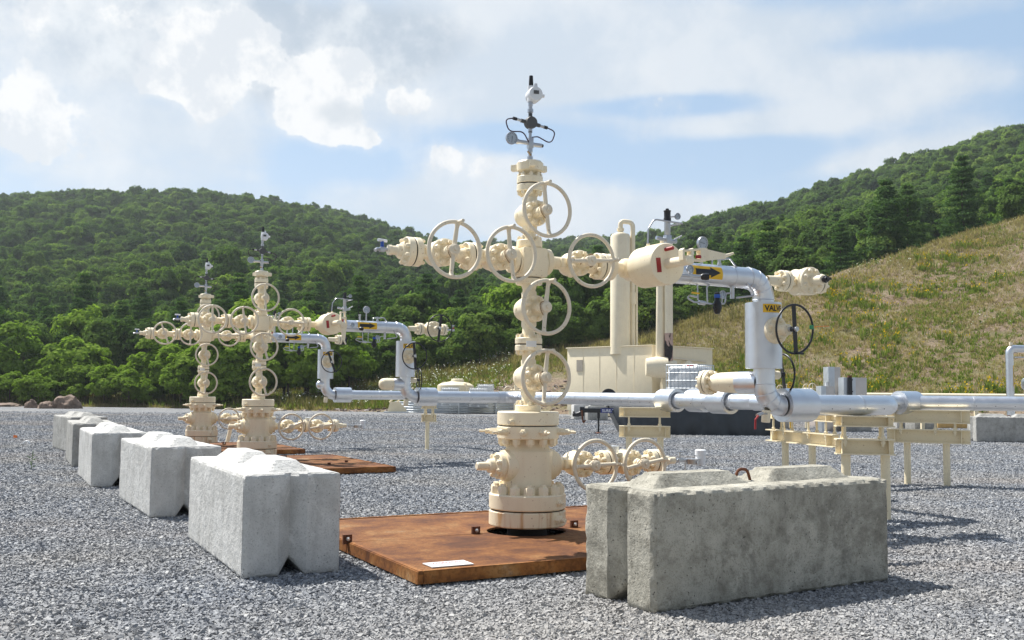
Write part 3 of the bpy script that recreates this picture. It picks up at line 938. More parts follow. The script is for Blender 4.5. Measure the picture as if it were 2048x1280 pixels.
    # header run on the stands
    if kind == 1:
        path = [(.5, 0, ZH), (2.17, 0, ZH), (2.17, 2.6, ZH)]
        jackets = []
    elif kind == 2:
        path = [(.5, 0, ZH), (2.57, 0, ZH), (2.57, -7.95, ZH), (6.02, -7.95, ZH), (8.3, -10.34, ZH)]
        jackets = [((2.57, -5.62, ZH), (0, -1, 0)), ((2.57, -7.0, ZH), (0, -1, 0)), ((5.75, -7.95, ZH), (1, 0, 0))]
    else:
        path = [(.5, 0, ZH), (3.07, 0, ZH), (3.07, -13.0, ZH), (5.6, -13.0, ZH)]
        jackets = [((3.07, -11.35, ZH), (0, -1, 0))]
    hd = part('header_pipe', MB().tube(bend_path(path, .3, 12), RP, 40), ALU, f)
    m = MB()
    for (x0, y0, _), (x1, y1, _) in zip(path, path[1:]):
        d = Vector((x1 - x0, y1 - y0, 0))
        L = d.length
        d.normalize()
        sd = Vector((d.y, -d.x, 0))
        k = .45
        while k < L - .3:
            p = Vector((x0, y0, ZH)) + d * k
            q = (sd * .94 + Vector((0, 0, -.34))).normalized()
            m.lathe([(0, .007), (.004, .006), (.004, 0)], p + q * RP, q, 8)
            k += .29
    part('rivet_line', m, GREYB, hd)
    for (x0, y0, _), (x1, y1, _) in zip(path, path[1:]):
        d = Vector((x1 - x0, y1 - y0, 0))
        L = d.length
        d.normalize()
        k = 1.0
        while k < L - .4:
            part('cladding_band', cached(('band', tuple(d)), lambda: MB().lathe([(-.014, RP - .001), (-.014, RP + .003), (.014, RP + .0035), (.014, RP - .001)], (0, 0, 0), d, 40).mesh('cladding_band', ALU_D)), None, hd, Vector((x0, y0, ZH)) + d * k)
            k += .93
    for p, d in jackets:
        part('insulation_jacket', MB().lathe([(0, .12), (0, .198), (.42, .198), (.42, .15), (.38, .12)], p, d, 44), ALU, f)
    if kind == 2:
        part('thermowell_boss', MB().lathe([(.1, .06), (.17, .06), (.2, .045), (.26, .045), (.26, 0)], (2.57, -6.55, ZH), (.25, -.9, -.1), 18), CREAM, f)
        part('wrinkled_joint', MB().tube(bend_path([(2.2, 0, ZH), (2.57, 0, ZH), (2.57, -.5, ZH)], .3, 12), [RP + .006 + .004 * (i % 2) for i in range(15)], 36, False), ALU_D, f)
    return f


flow_line(W1, 'nearest silver insulated flow line with VALVE jacket, right of the tall wellhead', 1)
flow_line(W2, 'middle silver insulated flow line, its header passing behind the tall wellhead to the right', 2)
flow_line(W3, 'farthest silver insulated flow line with black blind end, behind the middle wellhead', 3)


# ------------------------------------------------------------------ pipe stands
def stand(label, p0, p1, zu, hu, zl, hl, posts, rods, pr=.055, fw=.2, ush=(0, 0), ulen=None):
    p0, p1 = Vector((*p0, 0)), Vector((*p1, 0))
    c = (p0 + p1) / 2
    d = (p1 - p0)
    L = d.length
    t = thing('pipe_stand', label, 'pipe stand', c, math.atan2(d.y, d.x), 'cream pipe stands')

    def ibeam(x0, x1, zt, h):
        m = MB()
        xm, l = (x0 + x1) / 2, x1 - x0
        m.box((xm, 0, zt - .008), (l, fw, .016))
        m.box((xm, 0, zt - h + .008), (l, fw, .016))
        m.box((xm, 0, zt - h / 2), (l, .014, h - .032))
        m.box((x0 + .1 * l, 0, zt - h / 2), (.012, fw * .9, h - .033))
        m.box((x1 - .1 * l, 0, zt - h / 2), (.012, fw * .9, h - .033))
        return m
    u0, u1 = (-L / 2, L / 2) if ulen is None else ulen
    part('upper_beam', ibeam(u0, u1, zu, hu), CREAM_S, t)
    part('lower_beam', ibeam(-L / 2, L / 2, zl, hl), CREAM_S, t)
    for x in posts:
        part('post', MB().cyl((x, 0, -.1), (x, 0, zl - hl + .002), pr, n=24), CREAM_S, t)
    for x in rods:
        for y in (-fw * .36, fw * .36):
            part('threaded_rod', MB().cyl((x, y, zl - .09), (x, y, zu - hu + .02), .017, n=10).hexa((x, y, zl), (0, 0, 1), .032, .035)
                 .hexa((x, y, zl - .055), (0, 0, 1), .03, .035), CREAM_S, t)
    return t


def xy(px, D):
    return ((px - 1024) / 2000 * D, D)


stand('cream pipe stand with two beams, nearest, behind the right end of the weathered block', xy(1669, 12.25), xy(1785, 12.15), 1.245, .135, .965, .19, (-.22, .24), (-.24, .2))
stand('cream pipe stand right behind the nearest handwheels beside the tall wellhead', xy(1239, 17.5), xy(1341, 17.4), 1.245, .17, .925, .2, (-.27, .27), (-.27, .26))
stand('long cream pipe stand left of the nearest one, under the largest silver jacket', xy(1541, 16.6), xy(1676, 14.6), 1.245, .15, .92, .19, (-.55, .28), (-.8, -.45, .3, .8))
stand('long cream pipe stand farthest right, under the right-hand silver pipe', xy(1772, 17.15), xy(1938, 16.55), 1.255, .22, .93, .23, (-.33, .28), (-.42, .12, .42))
stand('slim single-post cream stand out on the gravel under the middle flow line', xy(846, 25.7), xy(875, 25.6), 1.24, .2, .9, .19, (-.04,), (-.1, .1), pr=.052, fw=.16)

# ------------------------------------------------------------------ concrete blocks
def block_mesh(L, W, H, seed, mat, rough=1.0, hook=False):
    nz = mnoise
    g = .115
    ys = [-W / 2, -W / 2 + .04, -.43 * W, -.38 * W, -.33 * W, -.28 * W, -.23 * W, -.18 * W, -g, -g * .5, 0, g * .5, g, .18 * W, .23 * W, .28 * W, .33 * W, .38 * W, .43 * W, W / 2 - .04, W / 2]
    ys = sorted(set(ys))
    zs = [0, .03] + [.06 + (H - .12) * q / 18 for q in range(19)] + [H - .03, H]
    nx = 90
    xs = [-L / 2, -L / 2 + .03] + [-L / 2 + L * i / nx for i in range(1, nx)] + [L / 2 - .03, L / 2]
    nX, nY, nZ = len(xs), len(ys), len(zs)
    idx, vs, fs = {}, [], []

    def vid(i, j, k):
        if (i, j, k) not in idx:
            idx[(i, j, k)] = len(vs)
            y, z = ys[j], zs[k]
            nb = .13 * max(0, 1 - abs(y) / g)
            ne = .10 * max(0, 1 - abs(y) / g)
            zz = nb + z * (H - nb) / H
            x = xs[i] * (1 - ne / (L / 2))
            # chipped arrises
            edges = (i in (0, nX - 1)) + (j in (0, nY - 1)) + (k in (0, nZ - 1))
            p = Vector((x, y, zz))
            q = p * 7 + Vector((seed * 13.1, seed * 7.7, 0))
            c = Vector((x, y, zz - H / 2))
            d = 0.006 * nz.noise(q) * rough
            if edges >= 2:
                d -= (.012 + .022 * max(0, nz.noise(q * 1.9)) + .02 * max(0, nz.noise(q * 4.1))) * rough
            p += Vector((c.x / (L / 2), c.y / (W / 2), c.z / (H / 2))).normalized() * d
            vs.append(p)
        return idx[(i, j, k)]
    for i in range(nX - 1):
        for j in range(nY - 1):
            for k in (0, nZ - 1):
                q = [vid(i, j, k), vid(i + 1, j, k), vid(i + 1, j + 1, k), vid(i, j + 1, k)]
                fs.append(q)
    for i in range(nX - 1):
        for k in range(nZ - 1):
            for j in (0, nY - 1):
                fs.append([vid(i, j, k), vid(i + 1, j, k), vid(i + 1, j, k + 1), vid(i, j, k + 1)])
    for j in range(nY - 1):
        for k in range(nZ - 1):
            for i in (0, nX - 1):
                fs.append([vid(i, j, k), vid(i, j + 1, k), vid(i, j + 1, k + 1), vid(i, j, k + 1)])
    return MB().add(vs, fs)


def key_mesh(L, seed):
    """the raised key on top of a block: a bar with four sloping sides"""
    h, w0, w1, e = .105, .38, .18, .15
    seg = lambda a, b, n: [a + (b - a) * i / n for i in range(n)]
    xs = seg(-L / 2, -L / 2 + e, 4) + seg(-L / 2 + e, L / 2 - e, 22) + seg(L / 2 - e, L / 2, 4) + [L / 2]
    ys = seg(-w0 / 2, -w1 / 2, 4) + seg(-w1 / 2, w1 / 2, 5) + seg(w1 / 2, w0 / 2, 4) + [w0 / 2]
    vs, fs = [], []
    ny = len(ys)
    for i, x in enumerate(xs):
        for j, y in enumerate(ys):
            z = max(0, min(1, (w0 / 2 - abs(y)) / (w0 / 2 - w1 / 2), (L / 2 - abs(x)) / e)) * h
            q = Vector((x * 6 + seed * 3.3, y * 6, seed))
            z += .002 * mnoise.noise(q * 3) - (.006 * max(0, mnoise.noise(q * 1.3) - .3) if z > .06 else 0)
            vs.append((x, y, z - .012))
            if i < len(xs) - 1 and j < ny - 1:
                a = i * ny + j
                fs.append((a, a + ny, a + ny + 1, a + 1))
    return MB().add(vs, fs)


def block(label, loc, rz, mat, seed, H=.82, L=2.4, W=.8, hook=False, rough=1.0, group='concrete barrier blocks'):
    t = thing('concrete_block', label, 'concrete block', loc, rz, group)
    part('block_body', block_mesh(L, W, H, seed, mat, rough), mat, t, sharp=24)
    for s, q in ((-1, 1), (1, 2)):
        part('raised_key', key_mesh(.98, seed + q), mat, t, (s * .575, 0, H), sharp=30)
    part('lifting_loop', MB().tube(bend_path([(-.09, 0, H - .05), (-.05, 0, H + .055), (.05, 0, H + .055), (.09, 0, H - .05)], .06), .012, 10), RUSTY, t,
         (0, 0, .035 if hook else -.02))
    return t


RN = math.atan2(-.886, .463)      # blocks whose length points at the camera


def block_at(label, corner, rz, mat, seed, near=True, **kw):
    """corner: the ground corner nearest the camera (front end, left side)"""
    L, W = 2.4, .8
    d = Vector((math.cos(rz), math.sin(rz), 0))
    s = Vector((-d.y, d.x, 0))
    c = Vector(corner) - d * (L / 2) + s * (W / 2)
    return block(label, c, rz, mat, seed, **kw)


block_at('white concrete block with V-notched end, nearest in the row on the left', gp(483, 1160), RN, CONC_W, 1)
block_at('smooth white concrete block second from the camera in the row on the left', gp(299, 1037.5), RN + .03, CONC_W, 2)
block_at('white concrete block with a rough pitted end, third in the row on the left', gp(181, 976), RN + .0, CONC_W, 3)
block_at('grey streaked concrete block fourth in the row, partly behind a white one', gp(143, 935) + Vector((0.0, 0, 0)), RN - .02, CONC_M, 4)
block_at('small shaded concrete block farthest in the row, behind the grey streaked one', gp(139, 906), RN + .1, CONC_M, 5)
ga = math.atan2(.534, .846)
gl, gr = gp(1308, 1230), gp(1780, 1161.5)
gd = (gr - gl).normalized()
gn = Vector((-gd.y, gd.x, 0))
block('big weathered grey concrete block in the right foreground', (gl + gr) / 2 + gn * .4, math.atan2(gd.y, gd.x), CONC_G, 6, hook=True, L=(gr - gl).length, rough=1.15)
block('pale concrete block at the right edge of the photo behind the pipe stands', gp(1956, 884) + Vector((1.2, .35, 0)), -.08, CONC_M, 7)


def plain_block(name, label, c, size, rz, mat, group='concrete blocks at the back of the pad'):
    m = MB().box((0, 0, size[2] / 2), size, None, .03)
    m.prism([(-size[0] * .4, 0), (size[0] * .4, 0), (size[0] * .3, .07), (-size[0] * .3, .07)], (0, 0, size[2]), (1, 0, 0), (0, 0, 1), size[1] * .4)
    o = part(name, m, mat, None, c, (0, 0, rz))
    return tag(o, label, 'concrete block', group)


def on_ground(px, py, dy=0.0):
    g = gp(px, py)
    return g + Vector((0, dy, 0))


plain_block('concrete_block', 'white concrete block behind the trailer hitch', on_ground(1166, 839, .5), (1.1, .9, .8), .1, CONC_W)
plain_block('concrete_block', 'grey concrete block just right of the trailer jack leg', on_ground(1195, 841, .6), (1.1, .8, .75), .1, CONC_M)
plain_block('concrete_block', 'whitish concrete block seen under the right-hand stands', on_ground(1811, 857, .5), (1.0, .9, .8), .2, CONC_W)
plain_block('concrete_block', 'grey concrete block under the right-hand stands, beside the whitish one', on_ground(1853, 859, .6), (1.1, .8, .75), .2, CONC_M)
plain_block('concrete_block', 'dark grey concrete block low behind the nearest pipe stand', on_ground(1717, 864, .5), (1.1, .8, .7), .15, CONC_M)
plain_block('concrete_block', 'grey concrete block right beside the black tarpaulin end', on_ground(1566, 858, .6), (.6, .8, .9), .05, CONC_M)
plain_block('concrete_block', 'pinkish grey slab lying behind the long left stand', on_ground(1672, 853, .8), (1.9, .9, .6), .1, concrete('pinkish_concrete', (.42, .37, .34), (.55, .49, .45), .3, .1))

# ------------------------------------------------------------------ rusty gratings round the wells
def grating(well, y0, y1, label, sign=False):
    t = thing('rusty_grating', label, 'grating', well, RZ, 'rusty steel gratings round the wellheads')
    z1, th = .115, .075
    ys = 0.02
    R = .402

    def panel(a0, a1, side):
        # outline with a half round cut-out for the well
        pts = [(-1.86, a0), (1.86, a0), (1.86, a1)]
        cut = [(R * math.cos(q), R * math.sin(q)) for q in [PI * i / 18 for i in range(19)]]
        if side > 0:      # rear panel, cut on its front edge
            pts = [(-1.86, a1), (-1.86, a0)] + [(-x, a0 + y - .02) for x, y in cut] + [(1.86, a0), (1.86, a1)]
        else:
            pts = [(1.86, a0), (1.86, a1)] + [(x, a1 - y + .02) for x, y in cut] + [(-1.86, a1), (-1.86, a0)]
        p = part('grating_panel', MB().prism(pts, (0, 0, z1 - .01), (1, 0, 0), (0, 1, 0), .02), RUST, t, smooth=False)
        m = MB()
        e0, e1 = min(a0, a1), max(a0, a1)
        for x in (-1.845, 1.845):
            m.box((x, (e0 + e1) / 2, z1 - .045), (.05, e1 - e0 - .004, .094))
        yy = e0 if side < 0 else e1
        m.box((0, yy + (.022 if side < 0 else -.022), z1 - .046), (3.634, .05, .092))
        for x in (-1.842, 1.842):
            m.box((x, (e0 + e1) / 2, z1 + .0045), (.035, e1 - e0 - .01, .007))
        m.box((0, yy + (.02 if side < 0 else -.02), z1 + .0045), (3.64, .035, .007))
        part('frame_bar', m, RUST_F, p, smooth=False)
        return p
    front = panel(y0, ys - .008, -1)
    panel(ys + .008, y1, 1)
    for x, y in ((-.56, ys), (.56, ys), (-1.87, ys - .02)):
        c = part('clip', MB().box((x, y, z1 + .03), (.085, .025, .085)), RUSTY, t)
        part('clip_bolt', MB().bolt((x, y - .013, z1 + .035), (0, -1, 0), .018, .02), GALV, c)
    if sign:
        s = part('warning_plate', MB().box((-1.52, y0 + .21, z1 + .008), (.36, .2, .006)), PLATE, t)
        for txt, yy, h, wd, mt in (('WARNING', y0 + .255, .032, .26, RED), ('CONFINED SPACE', y0 + .205, .02, .27, RED)):
            tv, tf = text_polys(txt, h, wd, .02)
            part('lettering', MB().add([(-1.52 + x, yy + y, z1 + .0135) for x, y in tv], tf), mt, s, smooth=False)
    else:
        for x, y in ((.9, y0 + .9), (1.4, y0 + 1.4)):
            part('clip', MB().box((x, y, z1 + .02), (.06, .02, .04)), RUSTY, t)
    return t


grating(W1, -1.66, 1.62, 'large rusty steel grating under the tallest wellhead, with a white plate on it', True)
grating(W2, -2.7, 1.0, 'rusty steel grating under the middle wellhead, partly behind the white block')
grating(W3, -2.55, 1.0, 'rusty steel grating under the farthest wellhead, small and partly hidden')

# leaning pipe beside the far wellhead
q = gp(452, 893)
hp = part('leaning_pipe', MB().cyl((0, 0, -.05), (.1, .1, .58), .055).cyl((.09, .1, .48), (.125, .13, .68), .075).cyl((.12, .12, .66), (.15, .15, .85), .05), CREAM, None, q)
tag(hp, 'short leaning cream pipe between the two far wellheads', 'pipe')

# ------------------------------------------------------------------ gas production unit
KG = 1.45
GD = 40.0 * KG
zg_ = lambda px, py, D: at(px, py, D * KG).z / KG
gc = at(1304, 700, GD)
gc.z = 0
gp_dir = Vector((-.70, .714, 0))
gq_dir = Vector((.74, .672, 0))
ZT = zg_(1304, 691.4, 40)
gu = thing('gas_production_unit', 'large cream steel unit with a tall column and stacks, behind the pipes', 'process unit', gc, math.atan2(gq_dir.y, gq_dir.x))
gu.scale = (KG, KG, KG)
# own frame: x along the right face, y along the left face (away)
LQ, LP = 4.0, 4.75
bd = part('housing', MB().box((LQ / 2, LP / 2, (ZT + .25) / 2), (LQ, LP, ZT - .25), None, .02).box((LQ / 2, LP / 2, ZT + .02), (LQ + .1, LP + .1, .04), None, .01), CREAM_B, gu)
m = MB()
for i in range(1, 5):
    m.box((-.004, LP * i / 5, (ZT + .25) / 2), (.012, .018, ZT - .35))
part('panel_seam', m, CREAM_B, bd)
part('louvre', MB().box((-.012, LP * .84, ZT - .75), (.02, .36, .5)), plain('louvre_grey', (.42, .37, .3), .6), bd)
part('skid', MB().box((LQ / 2, LP / 2, .15), (LQ - .1, LP - .1, .2)), CREAM_S, gu)
cx = Vector((.3, 1.95, 0))
zc = zg_(1238, 465, 41.5)
col = part('column', MB().lathe([(ZT - .3, .42), (zc - .18, .42), (zc - .06, .36), (zc, .2), (zc + .03, 0)], cx, n=36).lathe([(zc, .12), (zc + .1, .12), (zc + .1, .15), (zc + .2, .15), (zc + .2, 0)], cx, n=20), CREAM, gu)
rx = Vector((.74, -.672, 0))
zt = zg_(1240, 441, 41.5)
part('gooseneck_pipe', MB().tube(bend_path([cx + Vector((0, 0, zc + .15)), cx + Vector((0, 0, zt)), cx + rx * .52 + Vector((0, 0, zt - .05)), cx + rx * .52 + Vector((0, 0, ZT - .1))], .25, 8), .1, 16)
     .box(cx + rx * .35 + Vector((0, 0, zc - 1.3)), (.5, .12, .42)).lathe([(0, .14), (.5, .14)], cx + rx * .52 + Vector((0, 0, zc - 3.0)), (0, 0, 1), 16), CREAM, col)
part('drain_line', MB().cyl(cx + rx * .68 + Vector((0, 0, ZT)), cx + rx * .68 + Vector((0, 0, ZT + 2.6)), .05), CREAM, col)
s1, s2 = Vector((-.06, -.48, 0)), Vector((.06, -.80, 0))
zs1 = zg_(1316, 500, 40)
fl1 = part('stack', MB().lathe([(zg_(1316, 725, 40), .17), (zg_(1316, 725, 40) + .05, .19), (zg_(1316, 600, 40), .16), (zs1, .16), (zs1, 0)], s1, n=28), CREAM, gu)
zsb = zg_(1333, 735, 40)
zs2 = zg_(1333, 668, 40)
fl2 = part('stack', MB().cyl(s2 + Vector((0, 0, zs2)), s2 + Vector((0, 0, zs1 + .2)), .165, n=28), CREAM, gu, label='stack with paint burnt black at its foot')
part('burnt_foot', MB().lathe([(zsb - .15, .05), (zsb, .14), (zsb + .3, .168), (zs2 - .25, .168), (zs2 + .02, .164)], s2, n=28), BURNT, fl2)
fv = part('fire_tube', MB().lathe([(-.5, 0), (-.5, .34), (-.1, .42), (.35, .42), (.36, .3), (.7, .26), (.7, 0)], Vector((-.2, -.5, zg_(1316, 735, 40))), (.7, -.71, 0), 36), CREAM, gu)
part('burner_housing', MB().lathe([(0, 0), (0, .42), (.45, .42), (.5, .36), (.52, .14), (.56, .14), (.56, 0)], Vector((2.1, .25, zg_(1360, 742, 42))), (.1, -1, 0), 36), CREAM, gu)
m = MB()
for x in (.12, 1.25):
    m.box((x, -.45, .85), (.12, .12, 1.5))
m.box((.7, -.45, 1.55), (1.3, .1, .12)).box((.7, -.45, .5), (1.3, .1, .12)).box((.7, -.3, 1.0), (1.1, .06, .9))
part('burner_frame', m, CREAM_S, gu)
part('pipe_rail', MB().cyl((.9, -.1, ZT - .45), (3.4, -.1, ZT - .55), .035).cyl((.9, -.12, ZT - .75), (2.4, -.12, ZT - .8), .02), CREAM_W, gu)
part('blue_valve', MB().cyl((.8, -.3, ZT - .2), (.8, -.3, ZT + .12), .03).box((.8, -.3, ZT + .12), (.14, .14, .14), None, .02), BLUE, gu)

# ------------------------------------------------------------------ trailer with tarpaulin
TD = 36.0
tl = gp(1215, 866)
tr = thing('covered_trailer', 'trailer under a black tarpaulin with its hitch and jack facing left', 'trailer', (tl.x, TD, 0), -.02)
k = TD / 2000
zpx = lambda y, px=1300: at(px, y, TD).z
LT = 352 * k
# tarpaulin as a draped sheet: front skirt, top and left end with folds
vs, fs = [], []
NX, prof = 70, [(0, .0), (-.02, .25), (.0, .5), (.03, .75), (.08, 1.0), (.16, 1.15), (.5, 1.2), (1.4, 1.22), (2.1, 1.15), (2.2, .6), (2.25, .02)]
for i in range(NX + 1):
    x = LT * i / NX
    for j, (py, pz) in enumerate(prof):
        e = max(0, 1 - x / 1.0)                        # the slanted left end
        fold = .06 * math.sin(x * 9 + 2 * pz) * (1.25 - pz) + .05 * mnoise.noise(Vector((x * 2.2, pz * 2, 3)))
        vs.append((x + .55 * e * (1 - pz / 1.2) + .0, py + fold + .55 * e * (pz / 1.2), max(.0, pz + .02 * mnoise.noise(Vector((x * 1.4, py, 8))))))
for i in range(NX):
    for j in range(len(prof) - 1):
        a = i * len(prof) + j
        fs.append((a, a + len(prof), a + len(prof) + 1, a + 1))
fs.append(tuple(range(len(prof))))
fs.append(tuple(reversed(range(NX * len(prof), (NX + 1) * len(prof)))))
part('tarpaulin', MB().add(vs, fs), CANVAS, tr, (-.1, 0, 0), sharp=60)
zt0, zt1 = zpx(827), zpx(818)
tg = part('drawbar', MB().box((-.2, .55, (zt0 + zt1) / 2), (1.7, .14, zt1 - zt0), None, .01).box((.25, .55, (zt0 + zt1) / 2 + .01), (1.1, .18, .17), None, .01), BLACK, tr)
part('blue_band', MB().box((.06, .452, (zt0 + zt1) / 2), (.78, .012, zt1 - zt0)), plain('blue_vinyl', (.02, .035, .22), .4), tg)
tv, tf = text_polys('SURE-TRAC', .105, .72, .02)
part('lettering', MB().add([(.08 + x, .443, (zt0 + zt1) / 2 + y) for x, y in tv], tf), WHITE, tg, smooth=False)
part('coupler', MB().box((-1.0, .55, zpx(825)), (.16, .16, .34), None, .02).tube([(-.95, .55, zpx(826)), (-1.15, .55, zpx(831)), (-1.35, .55, zpx(832))], [.1, .09, .06], 10).box((-1.3, .55, zpx(829)), (.06, .05, .16)), BLACK, tg)
part('safety_chain', MB().tube(bend_path([(-1.01, .44, zpx(822)), (-.99, .42, zpx(840)), (-.95, .42, zpx(848)), (-.89, .44, zpx(842))], .1), .03, 8), RUSTY, tg)
jk = part('jack', MB().cyl((-.4, .55, zpx(818)), (-.4, .55, zpx(838)), .05).cyl((-.4, .55, .02), (-.4, .55, zpx(836)), .032), BLACK, tr)
part('jack_foot', MB().lathe([(0, .13), (.03, .12), (.05, .05), (.05, 0)], (-.4, .55, 0), (0, 0, 1), 18), RUSTY, jk)
part('spare_tyre', MB().lathe([(-.06, .0), (-.06, .26), (-.03, .29), (.05, .29), (.07, .26), (.07, 0)], (.0, 1.0, zpx(794)), (0, -1, 0), 28), RUBBER, tr)
part('tyre_bracket', MB().box((0, 1.0, (zpx(794) + zt1) / 2), (.08, .06, zpx(794) - zt1)), BLACK, tr)


# ------------------------------------------------------------------ totes, tank, containment
def tote(label, c, rz=0.0, bars=True, s=1.0, dark=True):
    t = thing('tote_tank', label, 'tote tank', c, rz, 'white caged tote tanks')
    w, d, h = 1.5 * s, 1.35 * s, 1.3 * s
    part('bottle', MB().box((0, 0, .16 + h * .5), (w * .94, d * .94, h * .92), None, .08), WHITE, t, sharp=60)
    m = MB()
    if bars:
        for i in range(9):
            x = -w / 2 + w * i / 8
            for y in (-d / 2, d / 2):
                m.cyl((x, y, .14), (x, y, .16 + h), .014, n=6)
        for i in range(1, 8):
            y = -d / 2 + d * i / 8
            for x in (-w / 2, w / 2):
                m.cyl((x, y, .14), (x, y, .16 + h), .014, n=6)
        for i in range(5):
            z = .17 + h * i / 4
            for y in (-d / 2, d / 2):
                m.cyl((-w / 2, y, z), (w / 2, y, z), .016, n=6)
            for x in (-w / 2, w / 2):
                m.cyl((x, -d / 2, z), (x, d / 2, z), .016, n=6)
        part('cage', m, GALV, t)
    part('pallet', MB().box((0, 0, .02), (w, d, .05)).box((0, 0, .12), (w, d, .05)).box((-w * .44, 0, .07), (w * .1, d * .98, .06)).box((0, 0, .07), (w * .1, d * .98, .06)).box((w * .44, 0, .07), (w * .1, d * .98, .06)), GALV, t)
    part('filler_cap', MB().lathe([(0, .12), (.05, .12), (.06, .1), (.06, 0)], (0, 0, .16 + h * .96), (0, 0, 1), 18), RED if dark else WHITE, t)
    if dark:
        p = part('label_plate', MB().box((w * .5 + .02, -d * .02, .16 + h * .33), (.02, d * .8, h * .55)), GREYB, t)
        part('label_mark', MB().box((w * .5 + .033, -d * .25, .16 + h * .45), (.006, .22, .22)), WHITE, p)
    return t


zb = 1.5 + (786.5 - 800) * .018
tote('white caged tote tank standing on the covered trailer', (at(1383, 770, 36.9).x, 36.9 + .3, 1.22), -.7, True, .88)
for i, (px, py, s, lab) in enumerate(((901, 782, .8, 'white tote tank in front of the cream dome tank, left one'), (957, 783, .85, 'white tote tank right of the cream dome tank, lower of two'), (971, 776, .75, 'white tote tank right of the cream dome tank, set higher behind'))):
    D = (66, 67, 70)[i]
    p = at(px, py - 8, D)
    zz = at(px, py - 7, D).z - .16 - 1.3 * s
    tote(lab, (p.x, D, max(0, zz)), .05, True, s, False)

TK = 70.0
p = at(911, 780, TK)
r = 36.5 * TK / 2000
ztop = at(911, 762, TK).z
tk = thing('dome_tank', 'cream plastic tank with a domed lid inside the corrugated wall', 'tank', (p.x, TK, 0))
zsh = at(911, 770.5, TK).z
tb = part('tank_shell', MB().lathe([(0, r), (zsh - .1, r), (zsh, r * .985), (zsh + (ztop - zsh) * .55, r * .75), (ztop - .05, r * .38), (ztop, r * .2), (ztop, 0)], n=48), plain('cream_tank_plastic', (.72, .63, .44), .5), tk)
part('tank_lid', MB().lathe([(ztop - .12, .5), (ztop + .12, .42), (ztop + .16, .3), (ztop + .16, 0)], (r * .1, 0, 0), (0, 0, 1), 24), plain('cream_lid', (.74, .66, .47), .5), tk)
part('tank_pipe', MB().tube(bend_path([(r * .35, -r * .5, zsh + .15), (r * .62, -r * .8, zsh + .12), (r * .62, -r * .8, .1)], .1), .05, 8), CREAM, tk)

# corrugated containment wall: one ring
cw = at(905, 820, 72)
R = 4.4
m = MB()
prof = []
zt = at(905, 813, 67).z
zt = max(zt, .75)
for i in range(49):
    z = zt * i / 48
    prof.append((z, R + .045 * math.sin(z * 2 * PI / .17)))
m.lathe(prof, n=72)
cwt = thing('containment_wall', 'round corrugated steel containment wall around the cream tank', 'wall', (cw.x + .4, 71.3, 0))
part('corrugated_sheet', m, GALV, cwt)
for a in (-2.75, -2.05, -1.5, -.9, -.4):
    part('wall_post', MB().box((R * 1.02 * math.cos(a), R * 1.02 * math.sin(a), zt / 2), (.09, .09, zt + .06)), GALV, cwt)
part('left_gusset', MB().prism([(-.7, 0), (0, 0), (0, zt)], (-R * .98, -.9, 0), (1, 0, 0), (0, 0, 1), .05), GALV, cwt)
plain_block('concrete_footing', 'low concrete slab in front of the corrugated wall', on_ground(908, 826, .3), (3.0, .8, .3), 0, CONC_M)
plain_block('concrete_footing', 'grey concrete block right of the corrugated wall', on_ground(1022, 826, .9), (1.6, .8, .75), 0, CONC_W)

# small cream pipe supports behind the middle flow line
t = thing('pipe_cradle', 'small cream pipe cradle on the far gravel edge under the far header', 'pipe support', gp(795, 826))
part('cradle_plate', MB().prism([(-.7, 0), (.6, 0), (.6, .25), (.1, .75), (-.5, .75)], (0, 0, 0), (1, 0, 0), (0, 0, 1), .1), CREAM_S, t)
part('cradle_base', MB().box((-.1, 0, .05), (1.6, .6, .1)), GALV, t)
part('stair_rail', MB().cyl((-.6, .3, .7), (.5, .3, 1.7), .05).cyl((-.1, .3, .7), (1.0, .3, 1.7), .05).cyl((.4, .3, .7), (1.5, .3, 1.7), .05), CREAM_S, t)

# ------------------------------------------------------------------ right-hand background
# cream pipeline along the foot of the bank
a, b = at(1400, 787, 47), at(2120, 793, 42)
pl = thing('cream_pipeline', 'thin cream pipeline running along the foot of the grassy bank', 'pipe', a)
d = b - a
m = MB().cyl((0, 0, 0), d, .095, n=20)
part('pipe_run', m, CREAM, pl)
for i in range(7):
    c = d * (i + .5) / 7
    part('saddle', MB().box(c + Vector((0, 0, -.13)), (.5, .3, .1)).box(c + Vector((0, 0, -(a.z) / 2 - .1)), (.14, .14, a.z - .2)), CREAM_S, pl)

D = 34.5
base = at(2021, 800, D)
rz = thing('white_riser_pipe', 'white insulated riser with an up arrow at the right edge', 'pipe', (base.x, D, 0))
z1 = at(2021, 697, D).z
z0 = 1.2
part('riser_pipe', MB().tube(bend_path([(0, 0, -.05), (0, 0, z1), (1.6, .1, z1 - .02)], .2, 10), .128, 28), ALU, rz)
part('top_nozzle', MB().lathe([(0, .05), (.12, .05), (.12, 0)], (.06, 0, z1 + .1), (0, 0, 1), 16), CREAM, rz)
part('side_tube', MB().cyl((.15, -.05, z1 - .3), (1.6, .0, z1 - .32), .025), STEEL, rz)
zA = at(2035, 752, D).z
ys = part('arrow_sign', MB().mapgrid([(s, -.36, .36) for s in (-.07, -.035, 0, .035, .07)], 1, lambda s, h: (.131 * math.sin(s / .131 + 1.0), -.131 * math.cos(s / .131 + 1.0), zA + h)), YELLOW, rz)
cy = lambda s, h: (.133 * math.sin(s / .133 + 1.0), -.133 * math.cos(s / .133 + 1.0), zA + h)
part('arrow', MB().mapgrid([(-.02, -.28, .1), (.02, -.28, .1)], 1, cy).mapgrid([(-.045, .08, .09), (0, .08, .3), (.045, .08, .09)], 1, cy), BLACK, ys)
